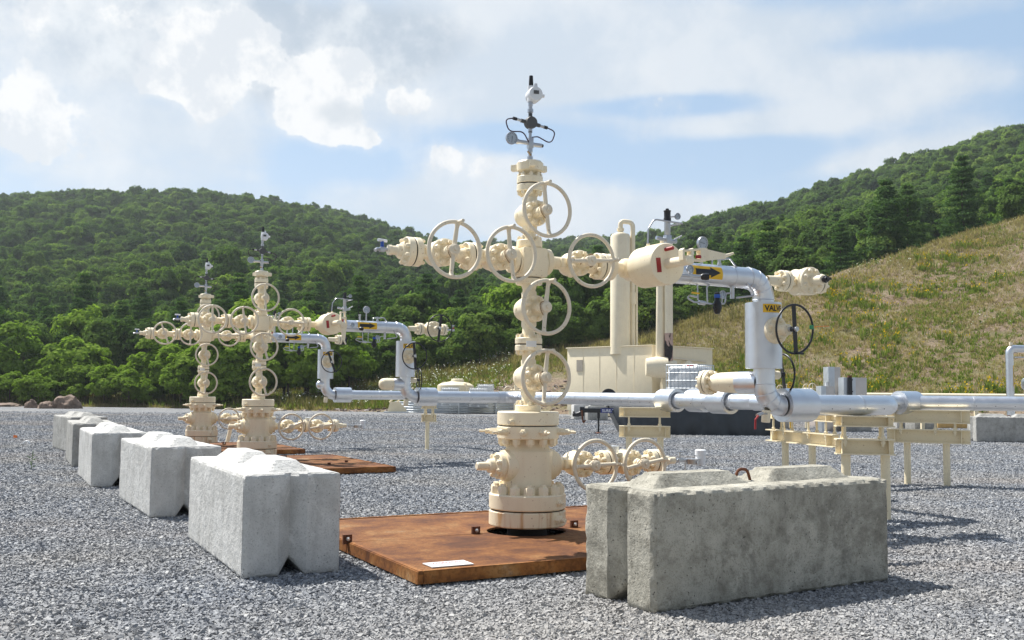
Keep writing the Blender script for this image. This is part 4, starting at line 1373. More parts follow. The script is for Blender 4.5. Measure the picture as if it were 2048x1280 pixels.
part('side_vessel', MB().lathe([(0, 0), (.05, .18), (.15, .24), (1.6, .24)], (.35, -.1, at(2040, 768, D).z), (1, .0, 0), 28), ALU, rz)
part('black_hose', MB().tube(bend_path([(.75, -.35, at(2040, 752, D).z), (.28, -.35, at(2040, 772, D).z), (.6, -.35, at(2040, 786, D).z)], .2), .02, 8), RUBBER, rz)

D = 42.0


def cabinet(label, px0, px1, y0, px_split, D, extra=None):
    pa, pb = at(px0, 785, D), at(px1, 785, D)
    zt = at(px0, y0, D).z
    t = thing('steel_cabinet', label, 'cabinet', ((pa.x + pb.x) / 2, D, 0), 0, 'steel cabinets at the foot of the bank')
    w = pb.x - pa.x
    wl = at(px_split, 785, D).x - pa.x
    part('cabinet_body', MB().box((wl / 2 - w / 2, 0, zt / 2), (wl, .7, zt), None, .01), GALV, t)
    part('cabinet_side', MB().box((wl - w / 2 + (w - wl) / 2 + .002, .12, zt / 2), (w - wl, .8, zt * .995), None, .01), BRUSHED, t)
    return t, w, zt


c1, w, zt = cabinet('tall narrow steel cabinet at the foot of the bank', 1652, 1677, 734, 1664.5, 42.5)
c2, w2, zt2 = cabinet('small low steel cabinet with a white lamp on top, left of the tall one', 1637, 1664, 772, 1647, 41.0)
part('white_cap', MB().cyl((.02, -.1, zt2), (.02, -.1, zt2 + .15), .04), WHITE, c2)
part('gooseneck', MB().cyl((.15, 0, zt2), (.15, 0, zt2 + .18), .05), STEEL, c2)
c3, w3, zt3 = cabinet('wide steel cabinet with a black column on its front, right of the tall one', 1682, 1729, 755, 1706, 41.5)
part('black_column', MB().box((-w3 * .27, -.42, zt3 * .5), (.17, .14, zt3), None, .01).box((-w3 * .27, -.5, zt3 - .1), (.2, .03, .05)).box((-w3 * .27, -.5, zt3 - .58), (.2, .03, .05)), BLACK, c3)
part('rusty_top', MB().box((-w3 * .27, -.42, zt3 + .04), (.15, .14, .08)), RUSTY, c3)

p = at(1580, 775, 43)
s = thing('yellow_marker_sign', 'small yellow marker sign standing at the foot of the bank', 'sign', (p.x, 43, 0))
part('sign_post', MB().cyl((0, .02, -.05), (0, .02, at(1580, 763, 43).z), .03), YELLOW, s)
zz = at(1580, 770.5, 43).z
pn = part('sign_panel', MB().box((0, 0, zz), (.21, .02, .24), None, .006), YELLOW, s)
part('sign_mark', MB().box((0, -.012, zz + .06), (.13, .003, .03)).prism([(-.05, -.02), (.05, -.02), (0, -.09)], (0, -.012, zz + .02), (1, 0, 0), (0, 0, 1), .003), BLACK, pn)

for px, py, D, lab in ((1612, 783, 44, 'small cream valve with two thin wheels left of the steel cabinets'), (1560, 785, 44, 'small cream valve wheel peeking over the largest silver jacket')):
    p = at(px, py, D)
    v = thing('small_valve', lab, 'valve', (p.x, D, 0), .3, 'small cream valves at the foot of the bank')
    part('valve_body', MB().lathe([(-.3, .12), (-.1, .16), (.1, .16), (.3, .12)], (0, 0, p.z), (1, 0, 0), 20).cyl((0, 0, -.05), (0, 0, p.z), .06), CREAM, v)
    for dx, rr in ((-.12, .2), (.2, .24)):
        part('handwheel', MB().torus((0, 0, 0), (.2, -1, 0), rr, .018, 36, 6).cyl((-rr, 0, 0), (rr, 0, 0), .013, n=6).cyl((0, 0, -rr), (0, 0, rr), .013, n=6).cyl((0, 0, 0), (0, .2, 0), .03), CREAM_W, v, (dx, -.2, p.z + .12))

# small stair rails / valves beyond the containment ring
p = at(1023, 785, 66)
v = thing('small_valve', 'small cream valve and wheel on the bare soil left of the tall wellhead', 'valve', (p.x, 66, 0), .3, 'small cream valves at the foot of the bank')
part('valve_body', MB().cyl((.3, 0, -.05), (.3, 0, p.z + .5), .12).lathe([(-.4, .12), (.4, .12)], (0.3, 0, p.z + .1), (1, 0, 0), 16), CREAM, v)
part('handwheel', MB().torus((0, 0, 0), (0, -1, 0), .3, .03, 32, 6).cyl((-.3, 0, 0), (.3, 0, 0), .02, n=6), CREAM_W, v, (-.25, -.1, p.z + .1))

yb = thing('yellow_board', 'yellow board edging the gravel in front of the right bank', 'board', gp(1915, 857))
part('board', MB().box((0, .1, .26), (1.75, .12, .52), None, .01), PALEBOARD, yb)
part('board_peg', MB().box((-.5, .2, .3), (.08, .08, .62)), PALEBOARD, yb)
yb2 = part('yellow_board', MB().box((0, 0, .12), (1.0, .3, .2), None, .01).box((.3, 0, .05), (.1, .4, .1)), PALEBOARD, None, gp(1128, 823))
tag(yb2, 'yellow timber on the gravel left of the trailer hitch', 'board')

# ------------------------------------------------------------------ small litter on the gravel at left
fp = gp(26, 884)
fg = thing('marker_flag', 'tiny orange marker flag in the gravel at the left edge', 'flag', fp)
part('flag_wire', MB().cyl((0, 0, -.02), (0, 0, .2), .005, n=6), STEEL, fg)
part('flag_cloth', MB().prism([(0, 0), (.1, .01), (.09, .07), (.0, .08)], (.003, 0, .11), (1, .2, 0), (0, 0, 1), .004), ORANGE, fg)
ep = part('pipe_end', MB().tube(arc((0, 0, 0), (1, 0, 0), (0, 0, 1), .085, .2, PI - .1, 10), .022, 10), WHITE, None, gp(53, 889))
tag(ep, 'bent white plastic pipe end sticking out of the gravel', 'pipe')
wd = thing('weed_sprig', 'single green weed sprig growing in the gravel on the left', 'weed', gp(62, 939))
part('sprig_stem', MB().tube([(0, 0, -.02), (.01, 0, .12), (.02, 0, .33)], .006, 6), plain('sprig_green', (.09, .16, .04), .6), wd)
m = MB()
for i in range(7):
    a, z = i * 2.4, .05 + .04 * i
    m.prism([(0, 0), (.05, .02), (.1, .05), (.05, .0)], (.01, 0, z), (math.cos(a), math.sin(a), 0), (0, 0, 1), .004)
part('leaf', m, plain('sprig_leaf', (.10, .2, .05), .6), wd)

# boulders / soil clods on the far left edge
ROCK = plain('brown_rock', (.20, .145, .11), .95, var=.4, scale=6)


def rock(label, px, py, w, h, seed):
    g = gp(px, py)
    D = g.y
    k = D / 2000
    bm = bmesh.new()
    bmesh.ops.create_icosphere(bm, subdivisions=4, radius=1)
    for v in bm.verts:
        n = mnoise.fractal(v.co * 1.2 + Vector((seed * 5, 0, 0)), 1.0, 2.0, 5)
        rdg = abs(mnoise.noise(v.co * 3 + Vector((seed, 2, 0))))
        v.co *= 1 + .28 * n - .18 * rdg
        v.co = Vector((v.co.x * w * k / 2, v.co.y * w * k / 2, max(-.1, v.co.z) * h * k))
    m = MB().add([v.co.copy() for v in bm.verts], [tuple(v.index for v in f.verts) for f in bm.faces])
    bm.free()
    o = part('boulder', m, ROCK, None, g, sharp=50)
    tag(o, label, 'boulder', 'brown boulders at the left edge of the pad')


rock('largest brown boulder in the pile at the far left edge of the gravel', 130, 817, 58, 26, 1)
rock('brown boulder on the left of the pile at the far edge of the gravel', 63, 816, 24, 17, 2)
rock('low brown boulder in the middle of the pile at the far edge', 92, 817, 36, 15, 3)
rock('small brown clod lying alone at the extreme left edge', 12, 813, 60, 7, 4)

# ================================================================== land (metres from here on)
RM = np.array(CR)


def dirs(px, py):
    px, py = np.broadcast_arrays(np.asarray(px, float), np.asarray(py, float))
    v = np.stack([(px - 1024) / 2000, (640 - py) / 2000, -np.ones_like(px)], -1)
    return v @ RM.T


def zpix(px, py, Y):         # height seen at a pixel, depth Y metres
    d = dirs(px, py)
    return HC + d[..., 2] / d[..., 1] * Y


def hsh(ix, iy, s):
    h = (ix.astype(np.int64) * 374761393 + iy.astype(np.int64) * 668265263 + s * 974711) & 0x7fffffff
    h = ((h ^ (h >> 13)) * 1274126177) & 0x7fffffff
    return ((h ^ (h >> 16)) & 0xffff) / 65535.0


def vnoise(x, y, s=0):
    ix, iy = np.floor(x), np.floor(y)
    fx, fy = x - ix, y - iy
    fx, fy = fx * fx * (3 - 2 * fx), fy * fy * (3 - 2 * fy)
    a, b = hsh(ix, iy, s), hsh(ix + 1, iy, s)
    c, d = hsh(ix, iy + 1, s), hsh(ix + 1, iy + 1, s)
    return (a * (1 - fx) + b * fx) * (1 - fy) + (c * (1 - fx) + d * fx) * fy


def fbm(x, y, s=0, o=4):
    t, a, n = 0, .5, 0
    for i in range(o):
        t = t + a * vnoise(x * 2 ** i, y * 2 ** i, s + i)
        n += a
        a *= .5
    return t / n


def raw_mesh(name, verts, quads, mat, smooth=False):
    me = bpy.data.meshes.new(name)
    nv, nq, k = len(verts), len(quads), quads.shape[1]
    me.vertices.add(nv)
    me.vertices.foreach_set('co', np.asarray(verts, np.float32).ravel())
    me.loops.add(nq * k)
    me.loops.foreach_set('vertex_index', quads.astype(np.int32).ravel())
    me.polygons.add(nq)
    me.polygons.foreach_set('loop_start', np.arange(0, nq * k, k, dtype=np.int32))
    me.polygons.foreach_set('use_smooth', np.full(nq, smooth))
    me.update(calc_edges=True)
    if mat:
        me.materials.append(mat)
    return me


def link(name, me, kind=None):
    o = bpy.data.objects.new(name, me)
    COL.objects.link(o)
    if kind:
        o['kind'] = kind
    return o


T = lambda pts: (lambda px: np.interp(px, [p[0] for p in pts], [p[1] for p in pts]))
crest_y = T([(-900, 800), (0, 801), (300, 800), (440, 799), (560, 797), (650, 790), (760, 776), (830, 758), (900, 742), (1000, 724), (1130, 701), (1250, 674), (1360, 645), (1500, 606), (1600, 573), (1700, 539), (1850, 491), (2048, 435), (2800, 270)])
foot_Y = T([(-900, 60), (0, 59), (300, 58), (440, 55), (600, 52), (1000, 51), (1400, 49), (1745, 45), (2048, 41), (2800, 38)])
crest_Y = T([(-900, 66), (300, 65), (830, 62), (1130, 63), (1360, 65), (2048, 71), (2800, 76)])
ridge_y = T([(-900, 375), (-300, 372), (0, 380), (150, 376), (300, 378), (430, 382), (560, 394), (650, 410), (700, 424), (800, 452), (870, 472), (950, 478), (1050, 480), (1150, 478), (1250, 478), (1310, 468), (1360, 450), (1450, 418), (1600, 382), (1700, 350), (1800, 320), (1900, 290), (2048, 247), (2800, 110)])
ridge_Y = T([(-900, 380), (600, 390), (800, 430), (900, 480), (1200, 480), (1300, 430), (1450, 360), (2048, 300), (2800, 280)])
TREE_TOP = 12.5


def land_z(px, Y):
    Yb, Yc, Yr = foot_Y(px), crest_Y(px), ridge_Y(px)
    zc = zpix(px, crest_y(px), Yc)
    zr = zpix(px, ridge_y(px), Yr) - TREE_TOP
    u = np.clip((Y - Yb) / (Yc - Yb), 0, 1)
    bank = zc * (u ** 1.12) - .04 * (1 - u)
    t = np.clip((Y - Yc) / (Yr - Yc), 0, 1)
    s = .30 * t + .70 * t * t * (3 - 2 * t)
    z = np.where(Y < Yc, bank, zc + (zr - zc) * s)
    z = z - 4.2 * np.exp(-((Y - Yc - 13) / 8.0) ** 2) * np.clip((px - 1100) / 300, 0, 1) * (Y > Yc)
    over = np.clip(Y - Yr, 0, None)
    z = z - over * .22
    x = (px - 1024) / 2000 * Y
    rough = (fbm(x * .35, Y * .35, 3) - .5) * .5 * np.clip((Y - Yb) / 3, 0, 1) + (fbm(x * .03, Y * .03, 9) - .5) * np.clip((Y - Yc) / 40, 0, 1) * 7
    return np.where(Y < Yb, -.04, z + rough)


def polar_sheet(name, pxs, Ys_fn, mat, kind):
    cols = []
    for px in pxs:
        Y = Ys_fn(px)
        z = land_z(np.full_like(Y, px), Y)
        cols.append(np.stack([(px - 1024) / 2000 * Y, Y, z], -1))
    V = np.stack(cols)
    nc, nr = V.shape[:2]
    i, j = np.meshgrid(np.arange(nc - 1), np.arange(nr - 1), indexing='ij')
    a = (i * nr + j).ravel()
    Q = np.stack([a, a + nr, a + nr + 1, a + 1], -1)
    return link(name, raw_mesh(name, V.reshape(-1, 3), Q, mat, True), kind)


# ------------------------------------------------------------------ gravel
def gravel_mat():
    k = NT("crushed_stone")
    tc = k.tc.outputs['Object']

    def vor(scale):
        v = k.n('TexVoronoi')
        v.inputs['Scale'].default_value = scale
        v.inputs['Randomness'].default_value = 1.0
        k.l(tc, v.inputs['Vector'])
        return v
    v1, v2 = vor(24), vor(11)
    sep = k.n('SeparateColor')
    k.l(v1.outputs['Color'], sep.inputs[0])
    sep2 = k.n('SeparateColor')
    k.l(v2.outputs['Color'], sep2.inputs[0])
    tone = k.math('ADD', k.math('MULTIPLY', sep.outputs[0], .7), k.math('MULTIPLY', sep2.outputs[0], .3))
    base = k.ramp(tone, [(0.12, (0.12, 0.128, 0.145)), (0.4, (0.22, 0.228, 0.24)), (0.68, (0.31, 0.312, 0.315)), (0.93, (0.46, 0.455, 0.44))])
    grain = k.noise(9, 5, .75)
    base = k.mix(k.ramp(grain, [(0.34, 0.6), (0.48, 0.0)]), base, (0.09, 0.096, 0.108))
    base = k.mix(k.ramp(grain, [(0.53, 0.0), (0.68, .6)]), base, (0.42, 0.41, 0.39))
    big = k.noise(.22, 5, .6)
    base = k.mix(k.ramp(big, [(0.46, 0.0), (0.66, 0.5)]), base, (0.33, 0.31, 0.285))
    # worn vehicle tracks of finer pinkish stone, far out on the pad
    tr = k.noise(1.0, 4, .6, vscale=(.035, .22, 1))
    base = k.mix(k.ramp(tr, [(0.54, 0.0), (0.63, .6)]), base, (0.31, 0.275, 0.245))
    k.col(base)
    k.set(0.85, 0, .3)
    d = k.math('ADD', v1.outputs['Distance'], k.math('MULTIPLY', v2.outputs['Distance'], .8))
    k.bump(k.math('MULTIPLY_ADD', d, -1.0, k.math('MULTIPLY', sep.outputs[1], .35)), 1.0, .045)
    return k.m


GRAV = gravel_mat()
nx, ny = 90, 40
xs, ys = np.linspace(-140, 140, nx + 1), np.linspace(-40, 66, ny + 1)
V = np.stack(np.meshgrid(xs, ys, [0.0], indexing='ij'), -1).reshape(-1, 3)
i, j = np.meshgrid(np.arange(nx), np.arange(ny), indexing='ij')
a = (i * (ny + 1) + j).ravel()
link('gravel_ground', raw_mesh('gravel_ground', V, np.stack([a, a + ny + 1, a + ny + 2, a + 1], -1), GRAV), 'structure')
SOIL0 = plain('distant_soil', (.12, .12, .07), .95)
gv = np.array([[-640, -90, -1.5], [640, -90, -1.5], [640, 640, -1.5], [-640, 640, -1.5]])
link('ground', raw_mesh('ground', gv, np.array([[0, 1, 2, 3]]), SOIL0), 'structure')


def stones():
    # jittered shards scattered over the part of the pad near the camera
    # density falls off smoothly with distance
    w = .62
    edges = np.concatenate([np.arange(2.2, 12, .4), np.arange(12, 48, 1.5)])
    P, Sz = [], []
    for y0, y1 in zip(edges, edges[1:]):
        ym = (y0 + y1) / 2
        dens = 7000 * min(1, (4.3 / ym) ** 1.5) * min(1, max(0, (48 - ym) / 14))
        n = int(dens * 2 * (.58 * ym + 1.5) * (y1 - y0))
        Y = np.sqrt(rng.uniform(y0 ** 2, y1 ** 2, n))
        X = rng.uniform(-1, 1, n) * (.58 * Y + 1.5)
        P.append(np.stack([X, Y], -1))
        g = rng.uniform(0, 1, n) ** 2.2
        coarse = np.clip((-X - .1) / 1.6, 0, 1) * np.clip((5.0 - Y) / 1.6, 0, 1)
        smin, smax = .0045 + .0002 * ym, .0115 + .00033 * ym
        Sz.append((smin + (smax - smin) * g) * (1 + 1.3 * coarse))
    P, Sz = np.concatenate(P), np.concatenate(Sz)
    n = len(P)
    c = np.array([[x, y, z] for x in (-1, 1) for y in (-1, 1) for z in (-1, 1)], float)
    B = c[None] * np.stack([Sz, Sz * rng.uniform(.55, .95, n), Sz * rng.uniform(.28, .6, n)], -1)[:, None]
    B *= rng.uniform(.45, 1.15, (n, 8, 1))
    B += rng.normal(0, .16, (n, 8, 3)) * Sz[:, None, None]
    ang = rng.uniform(0, 2 * PI, n)
    tx, ty = rng.normal(0, .38, n), rng.normal(0, .38, n)

    def rot(Bv, a, i, j):
        c, s = np.cos(a)[:, None], np.sin(a)[:, None]
        p, q = Bv[..., i].copy(), Bv[..., j].copy()
        Bv[..., i], Bv[..., j] = c * p - s * q, s * p + c * q
    rot(B, tx, 1, 2)
    rot(B, ty, 0, 2)
    rot(B, ang, 0, 1)
    B[..., 0] += P[:, None, 0]
    B[..., 1] += P[:, None, 1]
    B[..., 2] += (Sz * rng.uniform(.0, .45, n))[:, None]
    F = np.array([(0, 1, 3, 2), (4, 6, 7, 5), (0, 4, 5, 1), (2, 3, 7, 6), (0, 2, 6, 4), (1, 5, 7, 3)])
    Q = (F[None] + (np.arange(n) * 8)[:, None, None]).reshape(-1, 4)
    k = NT("stone_chips")
    geo = k.n('NewGeometry')
    base = k.ramp(geo.outputs['Random Per Island'], [(0.0, (0.12, 0.13, 0.15)), (0.3, (0.20, 0.213, 0.237)), (0.65, (0.28, 0.292, 0.312)), (0.92, (0.37, 0.378, 0.385)), (1.0, (0.52, 0.52, 0.51))])
    pos = k.n('TexNoise')
    pos.inputs['Scale'].default_value = .55
    pos.inputs['Detail'].default_value = 4
    k.l(k.tc.outputs['Object'], pos.inputs['Vector'])
    base = k.mix(k.ramp(pos.outputs['Fac'], [(0.47, 0.0), (0.66, 0.5)]), base, (0.36, 0.335, 0.30))
    tr = k.noise(1.0, 4, .6, vscale=(.035, .22, 1))
    base = k.mix(k.ramp(tr, [(0.54, 0.0), (0.63, .55)]), base, (0.37, 0.335, 0.305))
    vd = k.n('VectorMath', operation='DISTANCE')
    k.l(k.tc.outputs['Object'], vd.inputs[0])
    vd.inputs[1].default_value = (.55, 4.3, 0)
    base = k.mix(k.ramp(k.math('ADD', k.math('MULTIPLY', vd.outputs['Value'], .22), k.math('MULTIPLY', pos.outputs['Fac'], .5)), [(0.4, .7), (0.75, 0.0)]), base, (0.40, 0.375, 0.34))
    k.col(base)
    k.set(0.75, 0, .35)
    k.bump(k.noise(120, 3), .4, .004)
    return link('gravel', raw_mesh('gravel', B.reshape(-1, 3), Q, k.m), 'stuff')


stones()

# ------------------------------------------------------------------ the grassy bank
def bank_mat():
    k = NT("bare_bank_soil")
    a = k.noise(.5, 6, .65)
    base = k.ramp(a, [(0.3, (0.22, 0.15, 0.105)), (0.5, (0.32, 0.235, 0.165)), (0.7, (0.39, 0.31, 0.22))])
    b = k.noise(7, 5, .7)
    base = k.mix(k.ramp(b, [(0.4, 0.7), (0.56, 0.0)]), base, (0.10, 0.068, 0.045))
    c = k.noise(20, 4, .7)
    base = k.mix(k.ramp(c, [(0.52, 0.0), (0.68, .55)]), base, (0.43, 0.36, 0.28))
    g = k.noise(.35, 5, .7)
    base = k.mix(k.ramp(g, [(0.42, 0.0), (0.6, .65)]), base, (0.16, 0.165, 0.06))
    k.col(base)
    k.set(.95, 0, .2)
    k.bump(k.math('ADD', b, k.math('MULTIPLY', c, .5)), 1.0, .12)
    return k.m


pxs = np.linspace(-800, 2800, 181)
polar_sheet('grass_bank', pxs, lambda px: np.concatenate([np.linspace(foot_Y(px) - 2, crest_Y(px), 26), crest_Y(px) + np.array([1.5, 4.0])]), bank_mat(), 'structure')


def forest_floor():
    k = NT("forest_floor")
    k.col(k.ramp(k.noise(.2, 5), [(.35, (.018, .032, .012)), (.65, (.05, .075, .025))]))
    k.set(.95, 0, .1)
    return k.m


polar_sheet('forested_hills', pxs, lambda px: crest_Y(px) + 3 + (ridge_Y(px) + 120 - crest_Y(px) - 3) * np.linspace(0, 1, 60), forest_floor(), 'structure')


def leafy(name, cols, trans=.3, spread=.5):
    k = NT(name)
    geo = k.n('NewGeometry')
    oi = k.n('ObjectInfo')
    f = k.math('ADD', k.math('MULTIPLY', geo.outputs['Random Per Island'], 1 - spread), k.math('MULTIPLY', oi.outputs['Random'], spread))
    c = k.ramp(f, [(i / (len(cols) - 1), x) for i, x in enumerate(cols)])
    d, t = k.n('BsdfDiffuse'), k.n('BsdfTranslucent')
    mx = k.n('MixShader')
    mx.inputs[0].default_value = trans
    k.l(c, d.inputs[0])
    k.l(k.mix(1.0, c, (1.0, 1.15, .55), 'MULTIPLY'), t.inputs[0])
    k.l(d.outputs[0], mx.inputs[1])
    k.l(t.outputs[0], mx.inputs[2])
    k.l(mx.outputs[0], k.out.inputs[0])
    k.t.nodes.remove(k.b)
    return k.m


def blades(P, k, h, w, lean, spread):
    """k narrow blades round every point of P (n,3); h (n,)"""
    n = len(P)
    a = rng.uniform(0, 2 * PI, (n, k))
    r = rng.uniform(0, 1, (n, k)) * spread
    hh = h[:, None] * rng.uniform(.55, 1.1, (n, k))
    base = P[:, None, :] + np.stack([np.cos(a) * r, np.sin(a) * r, np.zeros_like(a)], -1)
    d = np.stack([np.cos(a), np.sin(a)], -1) * (lean * hh * rng.uniform(.3, 1.2, (n, k)))[..., None]
    b = rng.uniform(0, PI, (n, k))
    s = np.stack([np.cos(b), np.sin(b)], -1) * (w * rng.uniform(.6, 1.3, (n, k)))[..., None]
    z0 = base[..., 2] - .03
    mk = lambda f, q, zf: np.stack([base[..., 0] + d[..., 0] * f + s[..., 0] * q, base[..., 1] + d[..., 1] * f + s[..., 1] * q, z0 + hh * zf], -1)
    V = np.stack([mk(0, -.5, 0), mk(0, .5, 0), mk(.35, .45, .6), mk(1, .08, 1.0), mk(1, -.08, 1.0), mk(.35, -.45, .6)], 2)
    N = n * k
    V = V.reshape(N * 6, 3)
    o = (np.arange(N) * 6)[:, None]
    Q = np.concatenate([o + np.array([[0, 1, 2, 5]]), o + np.array([[5, 2, 3, 4]])])
    return V, Q


def bank_points(n, px0=-150, px1=2250, u0=0.0, u1=1.08, bias=1.0):
    px = rng.uniform(px0, px1, n)
    u = u0 + (u1 - u0) * rng.uniform(0, 1, n) ** bias
    Y = foot_Y(px) + (crest_Y(px) - foot_Y(px)) * u
    x = (px - 1024) / 2000 * Y
    return px, u, np.stack([x, Y, land_z(px, Y)], -1)


def put_stuff(name, parts_, mat):
    V, Q, o = [], [], 0
    for v, q in parts_:
        V.append(v)
        Q.append(q + o)
        o += len(v)
    return link(name, raw_mesh(name, np.concatenate(V), np.concatenate(Q), mat), 'stuff')


DRY = leafy('dry_grass', [(.25, .19, .105), (.37, .29, .165), (.46, .37, .22), (.30, .265, .12)], .38, 0)
GREENG = leafy('green_weeds', [(.11, .155, .03), (.18, .235, .05), (.26, .30, .08)], .42, 0)
GOLD = leafy('goldenrod_flowers', [(.45, .30, .01), (.62, .42, .02)], .25, 0)
LACE = leafy('white_flowers', [(.55, .56, .48), (.78, .78, .72)], .2, 0)


def bare(px, u):        # bare soil patch at the foot of the bank, left of the unit
    e = ((px - 1080) / 150) ** 2 + ((u - .3) / .42) ** 2
    e2 = ((px - 740) / 230) ** 2 + (u / .2) ** 2
    return np.clip(np.maximum(np.maximum(1.4 - e, 1.5 - e2), (1.35 - u / .085) * (px > 1640)), 0, 1)


def patch(P, f, s, lo, hi):
    return np.clip((fbm(P[:, 0] * f, P[:, 1] * f * 1.4, s) - lo) / (hi - lo), 0, 1)


px, u, P = bank_points(90000)
leftish = np.clip((1250 - px) / 500, 0, 1)
keep = rng.uniform(0, 1, len(P)) < (.4 + .6 * patch(P, .45, 21, .38, .62)) * (1 - bare(px, u)) * np.clip(.28 + u * 1.6 + leftish * np.clip(u * 3, 0, 1), 0, 1) * (u > .03 + .07 * (px > 600))
P1, h1 = P[keep], (.13 + .14 * rng.uniform(0, 1, keep.sum()) + .2 * (u[keep] > .85) * rng.uniform(.3, 1, keep.sum()))
put_stuff('dry_grass', [blades(P1, 5, h1, .032, .6, .13)], DRY)

px, u, P = bank_points(52000)
leftish = np.clip((1150 - px) / 350, 0, 1)
den = np.clip(patch(P, .33, 31, .52, .64) * .75 + .04 + leftish * .5 * np.clip(u * 2.2 - .1, 0, 1), 0, 1) * np.clip((px - 250) / 250, .12, 1) * (1 - bare(px, u)) * np.clip(u * 7, 0, 1)
keep = rng.uniform(0, 1, len(P)) < den * .85
P2 = P[keep]
h2 = (.11 + .16 * rng.uniform(0, 1, keep.sum())) * (1 + .9 * leftish[keep])
put_stuff('green_weeds', [blades(P2, 7, h2, .05, .5, .16)], GREENG)


def flecks(P, size, jit=.5):
    n = len(P)
    a = rng.uniform(0, 2 * PI, n)
    t = rng.normal(0, jit, (n, 2))
    s = size * rng.uniform(.6, 1.3, n)
    ux = np.stack([np.cos(a), np.sin(a), t[:, 0]], -1) * s[:, None]
    uy = np.stack([-np.sin(a), np.cos(a), t[:, 1]], -1) * s[:, None]
    V = np.stack([P - ux, P - uy, P + ux, P + uy], 1).reshape(-1, 3)
    return V, np.arange(n * 4).reshape(-1, 4)


# goldenrod clumps on the right bank, white flower heads along the crest and on the left
px, u, P = bank_points(300, 1250, 2250, .05, .9)
V_, G_ = [], []
for p in P[rng.uniform(0, 1, len(P)) < patch(P, .12, 41, .5, .65) * .7 + .03]:
    n = int(rng.uniform(8, 26))
    r = rng.uniform(.3, .95)
    q = p + np.stack([rng.normal(0, r, n), rng.normal(0, r * .7, n), np.zeros(n)], -1)
    dz = (q[:, 1] - p[1]) * .35
    q[:, 2] += dz
    V_.append(q)
    m_ = rng.uniform(0, 1, n) < .6
    G_.append(np.repeat(q[m_], 3, 0) + np.stack([rng.normal(0, .06, m_.sum() * 3), rng.normal(0, .06, m_.sum() * 3), rng.uniform(.28, .5, m_.sum() * 3)], -1))
V_, G_ = np.concatenate(V_), np.concatenate(G_)
put_stuff('goldenrod_leaves', [blades(V_, 8, rng.uniform(.25, .5, len(V_)), .05, .35, .14)], GREENG)
put_stuff('goldenrod_flowers', [flecks(G_, .035, .8)], GOLD)

px, u, P = bank_points(9000, 380, 2100, .12, 1.05)
den = np.where(px < 1020, patch(P, .25, 51, .40, .55) * np.clip(u * 2.2, 0, 1) * .45, patch(P, .16, 52, .60, .70) * .5)
keep = rng.uniform(0, 1, len(P)) < den
Pw = P[keep]
hw_ = rng.uniform(.35, .75, len(Pw)) * np.where(px[keep] < 1020, 1.0, .6)
heads = np.repeat(Pw, 3, 0)
heads[:, 2] += np.repeat(hw_, 3)
heads += rng.normal(0, .03, heads.shape)
put_stuff('white_flowers', [flecks(heads, .036, .35)], LACE)
put_stuff('flower_stems', [blades(Pw, 2, hw_ * 1.05, .016, .08, .03)], GREENG)
# taller ragged weeds on the crest and on the strip at left
px, u, P = bank_points(11000, -200, 1500, .12, 1.15)
keep = rng.uniform(0, 1, len(P)) < np.where(px < 900, .75, .35) * (.3 + patch(P, .3, 61, .4, .6)) * (1 - bare(px, u))
P3 = P[keep]
put_stuff('tall_weeds', [blades(P3, 6, rng.uniform(.4, .85, len(P3)), .035, .28, .2)], leafy('tall_weeds', [(.10, .11, .035), (.22, .19, .085), (.31, .25, .13)], .3, 0))

# broken rock along the foot of the bank
px, u, P = bank_points(5200, 480, 2200, 0.0, .5)
keep = rng.uniform(0, 1, len(P)) < bare(px, u) * .7
P4 = P[keep]
n4 = len(P4)
c4 = np.array([[x, y, z] for x in (-1, 1) for y in (-1, 1) for z in (-1, 1)], float)
s4 = .03 + .10 * rng.uniform(0, 1, n4) ** 3
B4 = c4[None] * np.stack([s4, s4 * rng.uniform(.6, 1, n4), s4 * rng.uniform(.4, .8, n4)], -1)[:, None] * rng.uniform(.5, 1.15, (n4, 8, 1)) + rng.normal(0, .2, (n4, 8, 3)) * s4[:, None, None] + P4[:, None, :]
Q4 = (np.array([(0, 1, 3, 2), (4, 6, 7, 5), (0, 4, 5, 1), (2, 3, 7, 6), (0, 2, 6, 4), (1, 5, 7, 3)])[None] + (np.arange(n4) * 8)[:, None, None]).reshape(-1, 4)
kr = NT('broken_rock')
kr.col(kr.ramp(kr.n('NewGeometry').outputs['Random Per Island'], [(0, (.10, .07, .06)), (.5, (.22, .165, .14)), (.85, (.34, .28, .245)), (1, (.5, .45, .42))]))
kr.set(.9)
link('rubble', raw_mesh('rubble', B4.reshape(-1, 3), Q4, kr.m), 'stuff')

# ------------------------------------------------------------------ trees
def leaf_quads(C, N, size, aspect=.7):
    n = len(C)
    N = N / (np.linalg.norm(N, axis=1, keepdims=True) + 1e-9)
    R = rng.normal(0, 1, (n, 3))
    U = np.cross(N, R)
    U /= np.linalg.norm(U, axis=1, keepdims=True) + 1e-9
    Wv = np.cross(N, U)
    s = (size * rng.uniform(.6, 1.35, n))[:, None]
    bend = N * s * .25
    V = np.stack([C - U * s, C - Wv * s * aspect + bend, C + U * s, C + Wv * s * aspect + bend], 1).reshape(-1, 3)
    return V, np.arange(n * 4).reshape(-1, 4)


